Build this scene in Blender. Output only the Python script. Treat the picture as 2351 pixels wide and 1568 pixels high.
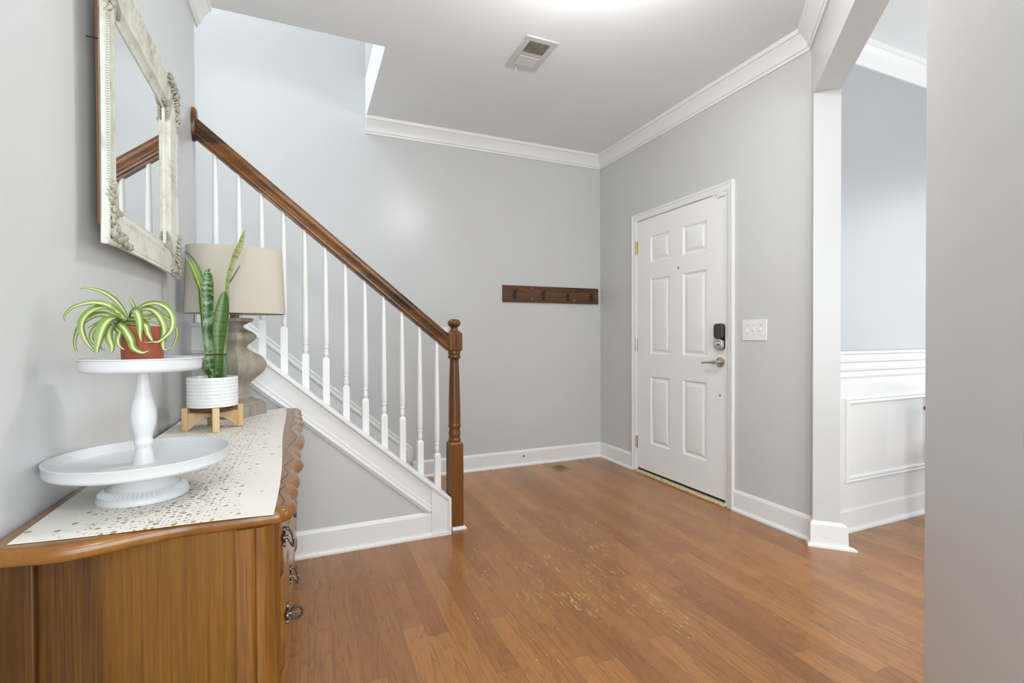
import bpy, bmesh, math, random
from mathutils import Vector, Matrix
for _o in list(bpy.data.objects): bpy.data.objects.remove(_o)
SC = bpy.context.scene
COL = SC.collection
R = math.radians
random.seed(7)

# ------------------------------------------------------------ camera
cd = bpy.data.cameras.new('camera'); cam = bpy.data.objects.new('camera', cd); COL.objects.link(cam)
cd.sensor_width = 36.0; cd.lens = 36.0 * 1108.2 / 2351; cd.clip_start = .02; cd.sensor_fit = 'HORIZONTAL'
YAW, PITCH, ROLL = R(23.1398), R(-0.5753), R(-0.2207)
_F0 = Vector((math.sin(YAW), math.cos(YAW), 0)); _R0 = Vector((math.cos(YAW), -math.sin(YAW), 0)); _Z = Vector((0, 0, 1))
_F = _F0*math.cos(PITCH) + _Z*math.sin(PITCH); _U = -_F0*math.sin(PITCH) + _Z*math.cos(PITCH)
_Rr = _R0*math.cos(ROLL) + _U*math.sin(ROLL); _Ur = -_R0*math.sin(ROLL) + _U*math.cos(ROLL)
m = Matrix.Identity(4)
for i in range(3):
    m[i][0] = _Rr[i]; m[i][1] = _Ur[i]; m[i][2] = -_F[i]
m.translation = Vector((0, 0, 1.1233))
cam.matrix_world = m
SC.camera = cam

# ------------------------------------------------------------ light and exposure
SC.view_settings.view_transform = 'Standard'; SC.view_settings.look = 'None'
SC.view_settings.gamma = 1; SC.view_settings.use_curve_mapping = False
SC.view_settings.exposure = 1.08
w = bpy.data.worlds.new('daylight'); SC.world = w; w.use_nodes = True
w.node_tree.nodes['Background'].inputs[0].default_value = (.88, .96, 1, 1)
w.node_tree.nodes['Background'].inputs[1].default_value = 1.0

def area(name, loc, target, sx, sy, power, col):
    l = bpy.data.lights.new(name, 'AREA'); l.shape = 'RECTANGLE'; l.size = sx; l.size_y = sy
    l.energy = power; l.color = col
    o = bpy.data.objects.new(name, l); COL.objects.link(o); o.location = loc
    d = Vector(target) - Vector(loc)
    o.rotation_euler = d.to_track_quat('-Z', 'Y').to_euler()
    return o
area('stairwell_window_light', (-1.1, 3.2, 4.9), (.1, 3.5, 2.0), 1.0, .7, 29, (.90, .95, 1))
area('dining_window_light', (4.5, .55, 1.45), (2.6, .7, 1.35), 1.7, 1.6, 17, (.90, .96, 1))
area('hall_fill_light', (.75, -1.9, 1.3), (.9, 2.5, 1.6), 2.4, 1.9, 50, (.89, .97, 1))  # added fill from behind the camera; no window is known there
def point_light(name, loc, power, soft, col):
    l = bpy.data.lights.new(name, 'POINT'); l.energy = power; l.shadow_soft_size = soft; l.color = col
    o = bpy.data.objects.new(name, l); COL.objects.link(o); o.location = loc
point_light('hall_fill_point', (0, -.65, 2.3), 14, .14, (.92, .97, 1))  # unseen fill point added to even out the brightness, not a real pendant

# ------------------------------------------------------------ mesh helpers
def new(): return bmesh.new()
def link(name, bm, mat, root=None, parent=None, smooth=True, bevel=0, subsurf=0, angle=40, seg=2):
    """one mesh object; vertices are in world space, moved to the root's own space"""
    if root is not None: bmesh.ops.translate(bm, verts=bm.verts, vec=-Vector(root['_at']))
    bmesh.ops.recalc_face_normals(bm, faces=bm.faces)
    me = bpy.data.meshes.new(name); bm.to_mesh(me); bm.free()
    for p in me.polygons: p.use_smooth = smooth
    o = bpy.data.objects.new(name, me); COL.objects.link(o)
    if isinstance(mat, (list, tuple)):
        for q in mat: me.materials.append(q)
    elif mat: me.materials.append(mat)
    if smooth:
        me.set_sharp_from_angle(angle=R(angle))
    if bevel:
        b = o.modifiers.new('bevel', 'BEVEL'); b.width = bevel; b.segments = seg; b.limit_method = 'ANGLE'; b.angle_limit = R(35)
    if subsurf:
        s = o.modifiers.new('sub', 'SUBSURF'); s.levels = subsurf; s.render_levels = subsurf
    if parent is not None: o.parent = parent
    elif root is not None: o.parent = root
    return o
def thing(name, at, label, cat, group=None):
    o = bpy.data.objects.new(name, None); COL.objects.link(o); o.location = at; o['_at'] = list(at)
    o.empty_display_size = .05
    o['label'] = label; o['category'] = cat
    if group: o['group'] = group
    return o
def tag(o, label, cat): o['label'] = label; o['category'] = cat; return o
def struct(name, bm, mat, label=None, **k):
    o = link(name, bm, mat, **k); o['kind'] = 'structure'
    if label: o['label'] = label
    return o
def box(bm, a, b, M=None):
    x0, y0, z0 = a; x1, y1, z1 = b
    v = [bm.verts.new(p) for p in ((x0,y0,z0),(x1,y0,z0),(x1,y1,z0),(x0,y1,z0),(x0,y0,z1),(x1,y0,z1),(x1,y1,z1),(x0,y1,z1))]
    for f in ((0,3,2,1),(4,5,6,7),(0,1,5,4),(1,2,6,5),(2,3,7,6),(3,0,4,7)): bm.faces.new([v[i] for i in f])
    if M is not None:
        for q in v: q.co = M @ q.co
    return v
def prism(bm, poly, z0, z1):
    a = [bm.verts.new((x, y, z0)) for x, y in poly]; b = [bm.verts.new((x, y, z1)) for x, y in poly]
    bm.faces.new(a[::-1]); bm.faces.new(b)
    n = len(poly)
    for i in range(n): bm.faces.new((a[i], a[(i+1) % n], b[(i+1) % n], b[i]))
def prism_xz(bm, poly, y0, y1):
    a = [bm.verts.new((x, y0, z)) for x, z in poly]; b = [bm.verts.new((x, y1, z)) for x, z in poly]
    bm.faces.new(a[::-1]); bm.faces.new(b)
    n = len(poly)
    for i in range(n): bm.faces.new((a[i], a[(i+1) % n], b[(i+1) % n], b[i]))
def lathe(bm, prof, c=(0, 0), n=32, cap=True, sx=1, sy=1):
    rings = []
    for r, z in prof:
        if r < 1e-5: rings.append([bm.verts.new((c[0], c[1], z))])
        else: rings.append([bm.verts.new((c[0]+sx*r*math.cos(2*math.pi*i/n), c[1]+sy*r*math.sin(2*math.pi*i/n), z)) for i in range(n)])
    for A, B in zip(rings, rings[1:]):
        for i in range(n):
            j = (i+1) % n
            if len(A) == 1 and len(B) == 1: continue
            if len(A) == 1: bm.faces.new((A[0], B[j], B[i]))
            elif len(B) == 1: bm.faces.new((A[i], A[j], B[0]))
            else: bm.faces.new((A[i], A[j], B[j], B[i]))
    if cap:
        if len(rings[0]) > 1: bm.faces.new(rings[0][::-1])
        if len(rings[-1]) > 1: bm.faces.new(rings[-1])
def sweep(bm, path, const, prof, closed=False, cap=True):
    """profile (s along const, t along cross(const, direction)) along a polyline in a plane, mitred"""
    P = [Vector(p) for p in path]; c = Vector(const).normalized(); n = len(P); rings = []
    for i in range(n):
        dirs = []
        if i > 0 or closed: dirs.append((P[i]-P[i-1]).normalized())
        if i < n-1 or closed: dirs.append((P[(i+1) % n]-P[i]).normalized())
        ns = [c.cross(d).normalized() for d in dirs]
        mm = ns[0] if len(ns) == 1 else (ns[0]+ns[1])/(1+ns[0].dot(ns[1]))
        rings.append([bm.verts.new(P[i]+c*s+mm*t) for s, t in prof])
    k = len(prof)
    for i in range(n if closed else n-1):
        A, B = rings[i], rings[(i+1) % n]
        for j in range(k): bm.faces.new((A[j], A[(j+1) % k], B[(j+1) % k], B[j]))
    if cap and not closed:
        bm.faces.new(rings[0][::-1]); bm.faces.new(rings[-1])
def tube(bm, pts, rad, n=8, cap=True):
    P = [Vector(p) for p in pts]; rr = rad if isinstance(rad, (list, tuple)) else [rad]*len(P)
    rings = []; up = None
    for i, p in enumerate(P):
        d = (P[min(i+1, len(P)-1)]-P[max(i-1, 0)]).normalized()
        if up is None: up = d.orthogonal().normalized()
        up = (up-d*up.dot(d)).normalized(); s = d.cross(up)
        rings.append([bm.verts.new(p+(up*math.cos(2*math.pi*k/n)+s*math.sin(2*math.pi*k/n))*rr[i]) for k in range(n)])
    for A, B in zip(rings, rings[1:]):
        for k in range(n): bm.faces.new((A[k], A[(k+1) % n], B[(k+1) % n], B[k]))
    if cap: bm.faces.new(rings[0][::-1]); bm.faces.new(rings[-1])
def crom(pts, k):
    """Catmull-Rom resampling of tuples of any length"""
    out = []; n = len(pts)
    for i in range(n-1):
        p0, p1, p2, p3 = pts[max(i-1, 0)], pts[i], pts[i+1], pts[min(i+2, n-1)]
        for j in range(k):
            t = j/k
            out.append(tuple(.5*((2*b)+(-a+c)*t+(2*a-5*b+4*c-d)*t*t+(-a+3*b-3*c+d)*t**3) for a, b, c, d in zip(p0, p1, p2, p3)))
    out.append(tuple(pts[-1])); return out
def ball(bm, c, r, sx=1, sy=1, sz=1, u=16, v=10):
    bmesh.ops.create_uvsphere(bm, u_segments=u, v_segments=v, radius=r, matrix=Matrix.Translation(c) @ Matrix.Diagonal((sx, sy, sz, 1)))
def cyl(bm, a, b, r, n=20, r2=None):
    tube(bm, [a, b], [r, r if r2 is None else r2], n)

# ------------------------------------------------------------ materials
def srgb(r, g, b):
    f = lambda c: (c/255/12.92) if c/255 <= .04045 else ((c/255+.055)/1.055)**2.4
    return (f(r), f(g), f(b), 1)
class NT:
    def __init__(s, name):
        s.m = bpy.data.materials.new(name); s.m.use_nodes = True; s.t = s.m.node_tree
        s.b = s.t.nodes['Principled BSDF']
    def n(s, typ, **k):
        q = s.t.nodes.new('ShaderNode'+typ)
        for a, v in k.items(): setattr(q, a, v)
        return q
    def l(s, a, b): s.t.links.new(a, b)
    def inp(s, sock, v):
        if isinstance(v, bpy.types.NodeSocket): s.l(v, sock)
        else: sock.default_value = v
    def math(s, op, a, b=0, c=0):
        q = s.n('Math', operation=op); s.inp(q.inputs[0], a); s.inp(q.inputs[1], b)
        if op in ('MULTIPLY_ADD', 'SMOOTH_MIN'): s.inp(q.inputs[2], c)
        return q.outputs[0]
    def coord(s, kind='Object'): return s.n('TexCoord').outputs[kind]
    def xyz(s, v):
        q = s.n('SeparateXYZ'); s.l(v, q.inputs[0]); return q.outputs
    def comb(s, x, y, z):
        q = s.n('CombineXYZ')
        for i, v in enumerate((x, y, z)): s.inp(q.inputs[i], v)
        return q.outputs[0]
    def noise(s, vec, scale=5, detail=3, rough=.5, dist=0):
        q = s.n('TexNoise'); s.l(vec, q.inputs['Vector']); q.inputs['Scale'].default_value = scale
        q.inputs['Detail'].default_value = detail; q.inputs['Roughness'].default_value = rough; q.inputs['Distortion'].default_value = dist
        return q.outputs[0]
    def vmul(s, vec, v):
        q = s.n('VectorMath', operation='MULTIPLY'); s.l(vec, q.inputs[0]); s.inp(q.inputs[1], v); return q.outputs[0]
    def ramp(s, fac, stops, interp='LINEAR'):
        q = s.n('ValToRGB'); s.l(fac, q.inputs[0]); q.color_ramp.interpolation = interp
        e = q.color_ramp.elements
        while len(e) < len(stops): e.new(.5)
        for i, (p, c) in enumerate(stops):
            e[i].position = p; e[i].color = c if len(c) == 4 else (*c, 1)
        return q.outputs[0]
    def mix(s, f, a, b, blend='MIX'):
        q = s.n('Mix', data_type='RGBA', blend_type=blend); s.inp(q.inputs[0], f); s.inp(q.inputs[6], a); s.inp(q.inputs[7], b); return q.outputs[2]
    def bump(s, h, strength=.2, dist=.002):
        q = s.n('Bump'); q.inputs['Strength'].default_value = strength; q.inputs['Distance'].default_value = dist
        s.l(h, q.inputs['Height']); s.l(q.outputs[0], s.b.inputs['Normal'])
    def set(s, color=None, rough=None, metal=None, **k):
        if color is not None: s.inp(s.b.inputs['Base Color'], color)
        if rough is not None: s.inp(s.b.inputs['Roughness'], rough)
        if metal is not None: s.inp(s.b.inputs['Metallic'], metal)
        for a, v in k.items(): s.inp(s.b.inputs[a.replace('_', ' ')], v)
        return s.m
def paint(name, col, rough=.5, bump=.05, scale=350, var=.02):
    t = NT(name); c = t.coord()
    n = t.noise(c, scale, 3); big = t.noise(c, 2.5, 3)
    a = tuple(min(1, x*(1-var)) for x in col[:3])+(1,); b = tuple(min(1, x*(1+var)) for x in col[:3])+(1,)
    t.bump(n, bump, .001)
    return t.set(t.mix(big, a, b), rough)
def wood(name, cols, axis='Z', scale=1.0, rough=.35, rings=9, streak=60, bump=.06, spec=.5):
    t = NT(name); c = t.coord()
    k = {'X': (.12, 1, 1), 'Y': (1, .12, 1), 'Z': (1, 1, .12)}[axis]
    k2 = {'X': (.02, 1, 1), 'Y': (1, .02, 1), 'Z': (1, 1, .02)}[axis]
    v = t.vmul(c, k); v2 = t.vmul(c, k2)
    big = t.noise(v, 4*scale, 4, .55, .6)
    rg = t.math('PINGPONG', t.math('MULTIPLY', big, rings), 1)
    lowf = t.noise(v2, 3.5*scale, 3, .5)
    fine = t.noise(v2, streak*4*scale, 3, .6)
    f = t.math('ADD', t.math('ADD', t.math('MULTIPLY', rg, .16), t.math('MULTIPLY', lowf, .50)), t.math('MULTIPLY', fine, .34))
    n = len(cols)
    col = t.ramp(f, [(.37+.25*i/(n-1), cc) for i, cc in enumerate(cols)])
    t.bump(fine, bump, .001)
    return t.set(col, rough, Specular_IOR_Level=spec)

M = {}
M['wall'] = paint('grey_wall_paint', (.600, .605, .605), .27, .05)
M['wall'].node_tree.nodes['Principled BSDF'].inputs['Specular IOR Level'].default_value = .3
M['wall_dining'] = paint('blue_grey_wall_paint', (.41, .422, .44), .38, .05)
M['ceiling'] = paint('ceiling_paint', (.85, .88, .895), .85, .05)
M['trim'] = paint('white_trim_paint', (.82, .82, .815), .32, .015, 60, .01)
M['door'] = paint('white_door_paint', (.87, .875, .87), .38, .02, 120, .01)
M['white_metal'] = paint('white_enamel', (.62, .625, .635), .42, .01, 200, .01)
M['ceramic'] = paint('white_ceramic', (.74, .74, .74), .16, .0, 50, .005)
M['plastic'] = paint('white_plastic', (.82, .82, .80), .35, .0, 50, .005)
M['black_gap'] = paint('black_rubber', (.012, .011, .010), .6)
M['dark_iron'] = paint('dark_iron', (.020, .018, .016), .5, .15, 300, .1)
M['dark_pull'] = NT('aged_bronze').set((.16, .14, .125, 1), .38, .9)
M['nickel'] = NT('satin_nickel').set((.58, .53, .46, 1), .28, 1)
M['steel'] = NT('brushed_steel').set((.62, .62, .62, 1), .25, 1)
M['brass'] = NT('brass').set((.55, .36, .12, 1), .35, 1)
M['lock_brown'] = NT('lock_brown').set((.055, .035, .030, 1), .3)
M['chair_black'] = NT('black_paint').set((.018, .018, .022, 1), .4)
M['glass_mirror'] = NT('silvered_glass').set((.90, .905, .90, 1), .015, 1)
M['tray_grey'] = M['white_metal']
M['railwood'] = wood('stained_oak_rail', [srgb(52, 29, 9), srgb(100, 60, 20), srgb(132, 84, 32)], 'X', 1.4, .3, 6)
M['newelwood'] = wood('stained_oak_newel', [srgb(48, 27, 10), srgb(88, 52, 21), srgb(120, 75, 31)], 'Z', 1.6, .33, 5)
M['boardwood'] = wood('dark_board', [srgb(44, 28, 16), srgb(86, 54, 28), srgb(110, 70, 38)], 'X', 1.6, .6, 7)
M['dresser'] = wood('honey_walnut_veneer', [srgb(70, 42, 10), srgb(100, 64, 17), srgb(122, 82, 26)], 'Z', .9, .40, 5, 70, spec=.3)
M['dresser_top'] = wood('honey_walnut_top', [srgb(112, 76, 42), srgb(136, 96, 56), srgb(150, 110, 68)], 'Y', 1.2, .3, 5, 70)
M['dresser_edge'] = wood('honey_walnut_edge', [srgb(112, 70, 24), srgb(132, 86, 32), srgb(148, 100, 42)], 'Y', .7, .22, 4, 14)
M['groove'] = NT('carved_groove').set(srgb(74, 46, 24), .5)
M['lampwood'] = wood('weathered_grey_wood', [srgb(120, 112, 100), srgb(146, 137, 124), srgb(164, 156, 142)], 'Z', 1.6, .75, 7, 50, .15)
M['standwood'] = wood('pale_bamboo', [srgb(188, 152, 102), srgb(206, 172, 124), srgb(214, 184, 140)], 'Z', 2, .5, 5)
M['backwood'] = NT('raw_brown_backing').set(srgb(128, 78, 46), .6)
M['copper'] = NT('brown_glaze').set((.13, .06, .035, 1), .08, .55)
M['soil'] = paint('potting_soil', (.03, .022, .015), .95, .6, 120, .4)
M['terracotta'] = NT('terracotta_plastic').set(srgb(156, 82, 60), .45)
M['tie'] = NT('dark_red_band').set((.05, .008, .010, 1), .5)
M['tread'] = paint('stair_carpet', (.42, .41, .39), .95, .4, 400, .1)

# oak strip floor
t = NT('oak_strip_floor'); c = t.coord(); X, Y, Z_ = t.xyz(c)
PW = .0826
xs = t.math('DIVIDE', X, PW); pid = t.math('FLOOR', xs); fx = t.math('FRACT', xs)
wn = t.n('TexWhiteNoise', noise_dimensions='1D'); t.l(pid, wn.inputs['W']); r1 = wn.outputs[0]
ys = t.math('ADD', t.math('DIVIDE', Y, .95), t.math('MULTIPLY', r1, 9.37)); yid = t.math('FLOOR', ys); fy = t.math('FRACT', ys)
wn2 = t.n('TexWhiteNoise', noise_dimensions='2D'); t.l(t.comb(pid, yid, 0), wn2.inputs['Vector']); rc = wn2.outputs[0]
off = t.math('MULTIPLY', rc, 40)
gv = t.comb(t.math('ADD', t.math('MULTIPLY', X, 9), off), t.math('ADD', t.math('MULTIPLY', Y, 1.5), off), off)
big = t.noise(gv, 1.0, 2, .45, .25)
ring = t.math('FRACT', t.math('MULTIPLY', big, 11))
rl = t.math('SMOOTH_MIN', t.math('MULTIPLY', ring, 4), 1, .1)             # thin dark growth line at every ring
gf = t.comb(t.math('MULTIPLY', X, 260), t.math('MULTIPLY', Y, 7), off)
fine = t.noise(gf, 1, 3, .6)
base = t.mix(rc, srgb(142, 90, 46), srgb(184, 127, 72))
tone = t.mix(t.noise(c, 1.3, 3), srgb(156, 104, 57), srgb(167, 115, 66))
base = t.mix(.30, base, tone)
base = t.mix(t.math('MULTIPLY', t.math('SUBTRACT', 1, rl), .40), base, srgb(108, 64, 37))
base = t.mix(t.math('MULTIPLY', t.math('SMOOTH_MIN', t.math('MULTIPLY', t.math('MAXIMUM', t.math('SUBTRACT', fine, .50), 0), 6), 1, .1), .60), base, srgb(112, 70, 42))
# worn finish: pale flecks along the walking line from the door into the room
wx = t.math('SUBTRACT', X, 1.25); wy = t.math('SUBTRACT', Y, 2.05)
reg = t.math('ADD', t.math('POWER', t.math('ABSOLUTE', t.math('DIVIDE', wx, .95)), 2), t.math('POWER', t.math('ABSOLUTE', t.math('DIVIDE', wy, 1.25)), 2))
reg = t.math('MAXIMUM', t.math('SUBTRACT', 1, reg), 0)
fl = t.noise(t.comb(t.math('MULTIPLY', X, 150), t.math('MULTIPLY', Y, 17), 3.3), 1, 5, .66, 1.2)
lane = t.noise(t.comb(t.math('MULTIPLY', X, 9), t.math('MULTIPLY', Y, 2.4), 8), 1, 2)
thr = t.math('SUBTRACT', .88, t.math('ADD', t.math('MULTIPLY', reg, .15), t.math('MULTIPLY', lane, .26)))
wm = t.math('MULTIPLY', t.math('MAXIMUM', t.math('SUBTRACT', fl, thr), 0), 22)
wm = t.math('MINIMUM', wm, .85)
base = t.mix(wm, base, srgb(222, 198, 140))
# scattered knots
kn = t.n('TexVoronoi', feature='F1'); t.l(t.comb(t.math('MULTIPLY', X, 2.1), t.math('MULTIPLY', Y, .95), 0), kn.inputs['Vector']); kn.inputs['Scale'].default_value = 1
km = t.math('MAXIMUM', t.math('SUBTRACT', 1, t.math('DIVIDE', kn.outputs['Distance'], .07)), 0)
base = t.mix(t.math('MULTIPLY', km, .6), base, srgb(96, 46, 28))
ex = t.math('MULTIPLY', t.math('MINIMUM', fx, t.math('SUBTRACT', 1, fx)), PW)
ey = t.math('MULTIPLY', t.math('MINIMUM', fy, t.math('SUBTRACT', 1, fy)), .95)
edge = t.math('LESS_THAN', t.math('MINIMUM', ex, ey), .0010)
base = t.mix(t.math('MULTIPLY', edge, .6), base, srgb(102, 74, 60))
t.bump(t.math('ADD', t.math('MULTIPLY', edge, -1), t.math('MULTIPLY', fine, .15)), .25, .0008)
M['floor'] = t.set(base, t.math('ADD', .20, t.math('MULTIPLY', t.math('ADD', fine, wm), .12)), Specular_IOR_Level=.6)

# crackled off-white mirror frame with brown rub-through
t = NT('distressed_cream'); c = t.coord()
n1 = t.noise(c, 9, 4, .6); n2 = t.noise(c, 60, 4, .6)
f = t.math('ADD', t.math('MULTIPLY', n1, .7), t.math('MULTIPLY', n2, .3))
M['frame'] = t.set(t.ramp(f, [(.30, srgb(128, 112, 84)), (.40, srgb(188, 184, 168)), (.52, srgb(208, 208, 198)), (.8, srgb(216, 216, 206))]), .45)
t.bump(n2, .2, .001)
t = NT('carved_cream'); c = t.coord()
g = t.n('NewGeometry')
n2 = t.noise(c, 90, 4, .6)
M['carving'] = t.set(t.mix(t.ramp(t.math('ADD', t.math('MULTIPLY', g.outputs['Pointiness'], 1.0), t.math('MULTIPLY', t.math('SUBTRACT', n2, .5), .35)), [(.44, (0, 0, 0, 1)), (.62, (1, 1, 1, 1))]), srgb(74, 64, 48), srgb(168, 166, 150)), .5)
# linen lamp shade
t = NT('linen_shade'); c = t.coord(); X, Y, Z_ = t.xyz(c)
wv = t.noise(t.comb(t.math('MULTIPLY', X, 40), t.math('MULTIPLY', Y, 40), t.math('MULTIPLY', Z_, 900)), 1, 2)
wh = t.noise(t.comb(t.math('MULTIPLY', X, 700), t.math('MULTIPLY', Y, 700), t.math('MULTIPLY', Z_, 30)), 1, 2)
wsum = t.math('MULTIPLY', t.math('ADD', wv, wh), .5)
t.bump(wsum, .25, .0006)
M['linen'] = t.set(t.mix(wsum, srgb(180, 172, 158), srgb(202, 194, 181)), .9)
# runner: cream cloth strewn with small bronze dots, dense along the middle
t = NT('dotted_runner'); c = t.coord(); X, Y, Z_ = t.xyz(c)
def dots(sc, seed, prob, rmin, rmax):
    v = t.n('TexVoronoi', feature='F1', voronoi_dimensions='2D')
    t.l(t.comb(t.math('ADD', X, seed), Y, 0), v.inputs['Vector']); v.inputs['Scale'].default_value = sc; v.inputs['Randomness'].default_value = .5
    cc = t.xyz(v.outputs['Color'])
    # density falls off from the centre line, which wanders a little
    pc = t.xyz(v.outputs['Position'])
    u = t.math('ABSOLUTE', t.math('SUBTRACT', t.math('SUBTRACT', pc[0], seed), t.math('ADD', -.005, t.math('MULTIPLY', t.math('SUBTRACT', t.noise(t.comb(0, pc[1], seed), 3, 2), .5), .10))))
    den = t.math('MAXIMUM', t.math('SUBTRACT', 1, t.math('POWER', t.math('DIVIDE', u, .155), 1.6)), .025)
    on = t.math('LESS_THAN', cc[0], t.math('MULTIPLY', den, prob))
    rad = t.math('ADD', rmin, t.math('MULTIPLY', t.math('POWER', cc[1], 2.2), rmax-rmin))
    ins = t.math('LESS_THAN', v.outputs['Distance'], t.math('MULTIPLY', rad, sc))
    return t.math('MULTIPLY', on, ins)
d1 = dots(66, 0, 1.05, .0014, .0054); d2 = dots(125, 3.1, .75, .0009, .0024)
dm = t.math('MAXIMUM', d1, d2)
cw = t.noise(c, 900, 2)
cloth = t.mix(t.noise(c, 7, 3), srgb(222, 216, 206), srgb(228, 226, 221))
cloth = t.mix(t.math('MULTIPLY', cw, .12), cloth, srgb(200, 192, 178))
t.bump(t.math('ADD', t.math('MULTIPLY', cw, .2), t.noise(t.vmul(c, (9, 3, 1)), 1.5, 2)), .35, .004)
M['runner'] = t.set(t.mix(dm, cloth, srgb(160, 136, 104)), t.math('SUBTRACT', .85, t.math('MULTIPLY', dm, .4)))
# leaves: uv.x runs across the blade, uv.y along it
t = NT('spider_plant_leaf'); uv = t.xyz(t.coord('UV'))
u = t.math('ABSOLUTE', t.math('SUBTRACT', uv[0], .5))
u = t.math('ADD', u, t.math('MULTIPLY', t.math('SUBTRACT', t.noise(t.comb(t.math('MULTIPLY', uv[0], 26), uv[1], 0), 1, 2), .5), .07))
col = t.ramp(u, [(.07, srgb(198, 196, 156)), (.14, srgb(174, 180, 112)), (.20, srgb(122, 146, 58)), (.42, srgb(96, 124, 48))])
M['spider'] = t.set(t.mix(t.math('MAXIMUM', t.math('SUBTRACT', 1, t.math('MULTIPLY', uv[1], 5)), 0), col, srgb(184, 194, 140)), .38)
t = NT('snake_plant_leaf'); uv = t.xyz(t.coord('UV'))
zz = t.math('ADD', t.math('MULTIPLY', uv[1], 34), t.math('MULTIPLY', t.noise(t.comb(t.math('MULTIPLY', uv[0], 6), t.math('MULTIPLY', uv[1], 12), 1), 1, 3, .6), 2.6))
bn = t.noise(t.comb(0, zz, t.math('MULTIPLY', uv[0], .5)), 1, 2)
col = t.ramp(bn, [(.40, srgb(36, 68, 30)), (.50, srgb(66, 100, 46)), (.60, srgb(130, 154, 108))])
ed = t.math('GREATER_THAN', t.math('ABSOLUTE', t.math('SUBTRACT', uv[0], .5)), .46)
M['snake_banded'] = t.set(t.mix(ed, col, srgb(96, 136, 52)), .32)
t = NT('snake_plant_leaf_green'); uv = t.xyz(t.coord('UV'))
zz = t.math('ADD', t.math('MULTIPLY', uv[1], 60), t.math('MULTIPLY', t.noise(t.comb(t.math('MULTIPLY', uv[0], 12), t.math('MULTIPLY', uv[1], 30), 1), 1, 3, .6), 3))
bn = t.noise(t.comb(0, zz, 0), 1, 2)
col = t.ramp(bn, [(.38, srgb(50, 84, 30)), (.62, srgb(84, 120, 50))])
M['snake_green'] = t.set(t.mix(t.math('GREATER_THAN', t.math('ABSOLUTE', t.math('SUBTRACT', uv[0], .5)), .45), col, srgb(66, 66, 34)), .3)
t = NT('snake_plant_leaf_yellow'); uv = t.xyz(t.coord('UV'))
zz = t.math('ADD', t.math('MULTIPLY', uv[1], 34), t.math('MULTIPLY', t.noise(t.comb(t.math('MULTIPLY', uv[0], 7), t.math('MULTIPLY', uv[1], 22), 1), 1, 3, .6), 3.2))
bn = t.noise(t.comb(0, zz, 0), 1, 2)
up = t.mix(t.math('MINIMUM', t.math('MULTIPLY', uv[1], 1.4), 1), srgb(82, 116, 46), srgb(142, 146, 78))
M['snake_pale'] = t.set(t.mix(t.ramp(bn, [(.36, (0, 0, 0, 1)), (.5, (1, 1, 1, 1))]), srgb(84, 96, 52), up), .35)
t = NT('snake_plant_leaf_edge'); uv = t.xyz(t.coord('UV'))
st = t.ramp(uv[0], [(.20, srgb(74, 104, 36)), (.34, srgb(178, 176, 58)), (.46, srgb(96, 130, 46)), (.9, srgb(78, 112, 40))])
M['snake_striped'] = t.set(t.mix(t.ramp(uv[1], [(.80, (0, 0, 0, 1)), (.95, (1, 1, 1, 1))]), st, srgb(48, 66, 52)), .3)
# worn threshold
t = NT('worn_threshold'); c = t.coord()
M['threshold'] = t.set(t.ramp(t.noise(c, 90, 4, .7), [(.44, srgb(196, 160, 88)), (.56, srgb(222, 216, 202))]), .6)
# ------------------------------------------------------------ the room (metres; X right, Y towards the hook wall)
XD, YB, YS, XL, H = 2.536, 3.830, 2.678, -.492, 2.7885
S2 = math.sqrt(.5)
CN = (2.536, 1.783)                       # corner between the entrance wall and the diagonal wall
JF, JB = (2.491, 1.738), (2.579, 1.650)   # far jamb of the diagonal opening, front and back edge
NF, NB = (1.487, .734), (1.575, .646)     # near jamb
EF, EB = (.74, -.013), (.828, -.101)
HZ = 2.411                                # underside of the header
bm = new(); prism(bm, [(-1.7, -3), (6, -3), (6, 4), (-1.7, 4)], -.05, 0); struct('floor', bm, M['floor'], 'worn orange-brown oak strip floor', smooth=False)
bm = new()
for a, b in (((-1.7, -3), (6, 2.845)), ((.432, 2.845), (6, 4))): box(bm, (*a, H), (*b, H+.3))
struct('ceiling', bm, M['ceiling'], smooth=False)
bm = new(); box(bm, (-1.7, YB, 0), (XD, YB+.12, 5.5)); struct('wall_back', bm, M['wall'], smooth=False)
bm = new(); box(bm, (XL-.12, -3, 0), (XL, 2.80, H)); struct('wall_left', bm, M['wall'], smooth=False)
bm = new(); box(bm, (-1.7, 2.725, H+.3), (2.6, 2.845, 5.5)); struct('wall_stairwell_near', bm, M['wall'], smooth=False)
bm = new(); box(bm, (.432, 2.845, H+.3), (.55, YB, 5.5)); struct('wall_stairwell_right', bm, M['wall'], smooth=False)
bm = new(); box(bm, (-1.82, 2.6, 0), (-1.7, YB, 5.5)); struct('wall_stairwell_left', bm, M['wall'], smooth=False)
bm = new(); box(bm, (-1.82, 2.6, 5.5), (.6, 4, 5.6)); struct('ceiling_stairwell', bm, M['ceiling'], smooth=False)
DY0, DY1, DZ = 2.350, 3.298, 2.085       # rough door opening
bm = new()
box(bm, (XD, CN[1]-.0, 0), (XD+.14, DY0, H)); box(bm, (XD, DY1, 0), (XD+.14, YB, H)); box(bm, (XD, DY0, DZ), (XD+.14, DY1, H))
struct('wall_right', bm, M['wall'], smooth=False)
bm = new()
prism(bm, [CN, JF, JB, (CN[0]+.05, CN[1]-.09), (CN[0]+.05, CN[1])], 0, H)
prism(bm, [JF, NF, NB, JB], HZ, H)
prism(bm, [NF, EF, EB, NB], 0, H)
struct('wall_diagonal', bm, M['wall'], smooth=False)
bm = new(); box(bm, (CN[0]+.05, CN[1], 0), (4.72, CN[1]+.12, H)); struct('wall_dining', bm, M['wall_dining'], smooth=False)
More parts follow.
